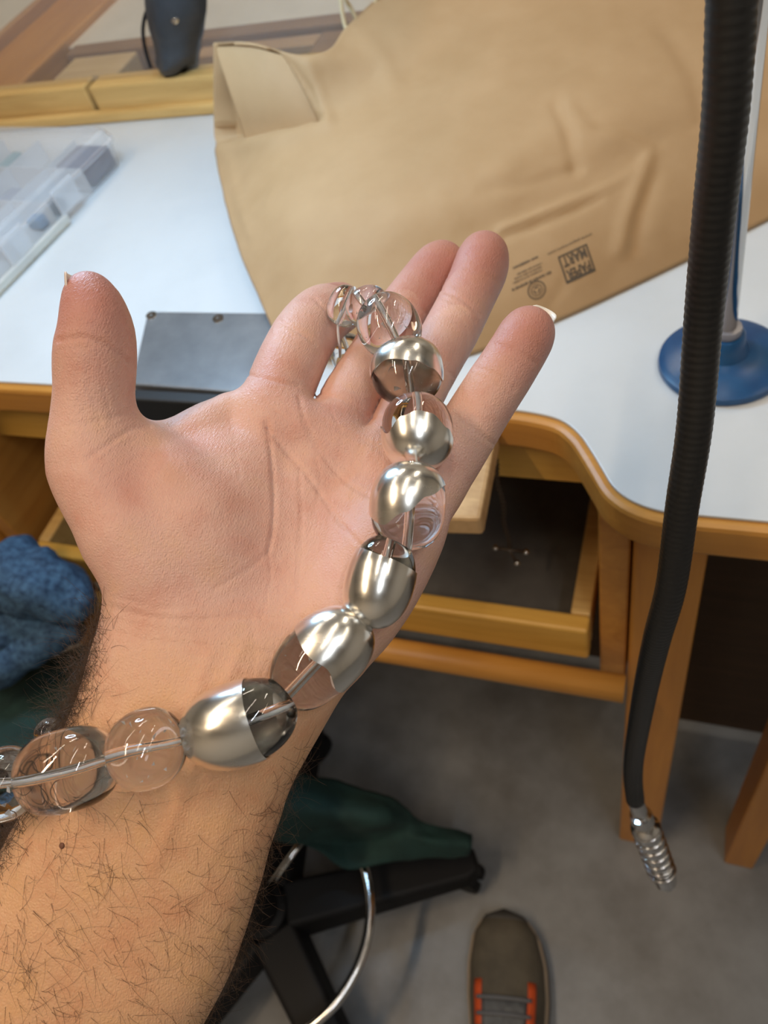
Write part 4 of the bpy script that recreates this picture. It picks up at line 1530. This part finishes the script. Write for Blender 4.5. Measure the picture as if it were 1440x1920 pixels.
ENDS = []
for bi, (nm, e0, e1, hw, dist, tilt, sq, smk, rim) in enumerate(BEADS):
    cu, cv = (e0[0] + e1[0]) / 2, (e0[1] + e1[1]) / 2
    dc = dist or rest_distance(cu, cv, hw)
    A, B = at(e0[0], e0[1], dc - tilt / 2), at(e1[0], e1[1], dc + tilt / 2)
    cen = (A + B) / 2
    ax = (B - A)
    L = np.linalg.norm(ax) / 2
    ax = ax / (2 * L)
    cd = CAMP - cen
    cd -= ax * cd.dot(ax)
    cd /= np.linalg.norm(cd)
    sd = np.cross(ax, cd)
    Wd = hw * dc / F
    ph = RNG.uniform(0, 6.28, 4)

    def surf(th, phi, k=1.0):
        x = -math.copysign(abs(math.cos(th)) ** sq, math.cos(th))
        r = math.sin(th) ** sq if sq < 1 else math.sin(th)
        lump = 1 + 0.022 * math.sin(2 * phi + ph[0]) * math.sin(th) + 0.02 * math.sin(phi + ph[1] + 2.2 * th) + 0.014 * math.sin(3 * phi + ph[2] - th * 2) * math.sin(th)
        return cen + ax * (L * x * (k if k == 1.0 else 1 + (k - 1) * Wd / L)) + (cd * math.cos(phi) + sd * math.sin(phi)) * (Wd * r * lump * k)

    NT, NP = 40, 56
    V = [surf(1e-4, 0)]
    for i in range(1, NT):
        for j in range(NP):
            V.append(surf(math.pi * i / NT, 2 * math.pi * j / NP))
    V.append(surf(math.pi - 1e-4, 0))
    Fc = [(0, 1 + (j + 1) % NP, 1 + j) for j in range(NP)]
    for i in range(NT - 2):
        for j in range(NP):
            k = (j + 1) % NP
            Fc.append((1 + i * NP + j, 1 + i * NP + k, 1 + (i + 1) * NP + k, 1 + (i + 1) * NP + j))
    last = len(V) - 1
    Fc += [(last, 1 + (NT - 2) * NP + j, 1 + (NT - 2) * NP + (j + 1) % NP) for j in range(NP)]
    bead = mesh_np('bead', V, Fc, smoky if smk else crystal, necklace, True)
    bead.data.validate()
    bm = bmesh.new()
    bm.from_mesh(bead.data)
    bmesh.ops.recalc_face_normals(bm, faces=bm.faces[:])
    bm.to_mesh(bead.data)
    bm.free()
    ENDS.append((A, B, ax, rim))
    hv, hf = tube_vf(np.array([A + (B - A) * t for t in (0.035, 0.3, 0.6, 0.965)]), 0.00105 if hw > 50 else 0.0008, 14)
    hole = mesh_np('drill_hole', hv, [f[::-1] for f in hf], smoky if smk else crystal, bead, True)
    tag(hole, 'bored channel for the cord')
    if rim:
        tag(bead, 'crystal bead half wrapped in a silver cap')
        xs = [p for p, _ in rim] + [rim[0][0] + 360]
        ys = [t for _, t in rim] + [rim[0][1]]
        NP2, NT2 = 96, 26
        V = []
        for k in (1.045, 1.012):
            for i in range(NT2):
                for j in range(NP2):
                    phi = -math.pi + 2 * math.pi * j / NP2
                    p = math.degrees(phi)
                    q = np.searchsorted(xs, p, 'right') - 1
                    f = (p - xs[q]) / (xs[q + 1] - xs[q])
                    f = f * f * (3 - 2 * f)
                    t = ys[q] + (ys[q + 1] - ys[q]) * f
                    c_ = 1 - 2 * t
                    thb = math.acos(math.copysign(abs(c_) ** (1 / sq), c_))
                    th = 0.09 + (thb - 0.09) * i / (NT2 - 1)
                    V.append(surf(th, phi, k))
        off = NT2 * NP2
        Fc = []
        for i in range(NT2 - 1):
            for j in range(NP2):
                k = (j + 1) % NP2
                Fc.append((i * NP2 + j, i * NP2 + k, (i + 1) * NP2 + k, (i + 1) * NP2 + j))
                Fc.append((off + i * NP2 + k, off + i * NP2 + j, off + (i + 1) * NP2 + j, off + (i + 1) * NP2 + k))
        for i in (0, NT2 - 1):
            for j in range(NP2):
                k = (j + 1) % NP2
                f = (i * NP2 + j, i * NP2 + k, off + i * NP2 + k, off + i * NP2 + j)
                Fc.append(f if i else f[::-1])
        cap = mesh_np('silver_cap', V, Fc, silver, bead, True)
        bm = bmesh.new()
        bm.from_mesh(cap.data)
        bmesh.ops.recalc_face_normals(bm, faces=bm.faces[:])
        bm.to_mesh(cap.data)
        bm.free()
        tag(cap, 'brushed silver cap with a curved rim')
        es = cap.modifiers.new('edge', 'EDGE_SPLIT')
        es.split_angle = 1.0
    if not rim or smk:
        # veils of tiny flaws inside the stone
        V, Fc = [], []
        for q in range(14 if nm in ('b03', 'b09', 'b10') else 5):
            base = cen + (cd * RNG.uniform(-.35, .55) + sd * RNG.uniform(-.5, .5)) * Wd + ax * L * RNG.uniform(-.45, .45)
            s_ = RNG.uniform(0.0002, 0.0006)
            n0 = len(V)
            for k in range(3):
                V.append(base + RNG.normal(0, s_, 3))
            V.append(base + RNG.normal(0, s_ * 0.5, 3))
            Fc += [(n0, n0 + 1, n0 + 2), (n0, n0 + 1, n0 + 3), (n0 + 1, n0 + 2, n0 + 3), (n0, n0 + 2, n0 + 3)]
        tag(mesh_np('inclusion', V, Fc, flaw_mat, bead, False), 'whitish flecks inside the stone', kind='stuff')

# the cord runs through the drill hole of every bead
cp = []
for k in range(0, 13):
    A, B, ax, rim = ENDS[k]
    pa, pb = A + (B - A) * 0.03, B - (B - A) * 0.03
    if cp and np.linalg.norm(cp[-1] - pb) < np.linalg.norm(cp[-1] - pa):
        pa, pb = pb, pa
    if k == 12:
        cp += [at(637, 655, .312), at(638, 668, .335)]
    m_ = (pa + pb) / 2 + RNG.normal(0, 0.0002, 3)
    cp += [pa, m_, pb]
tube('cord', spline(cp, 8), 0.0005, cord_mat, necklace, 10)
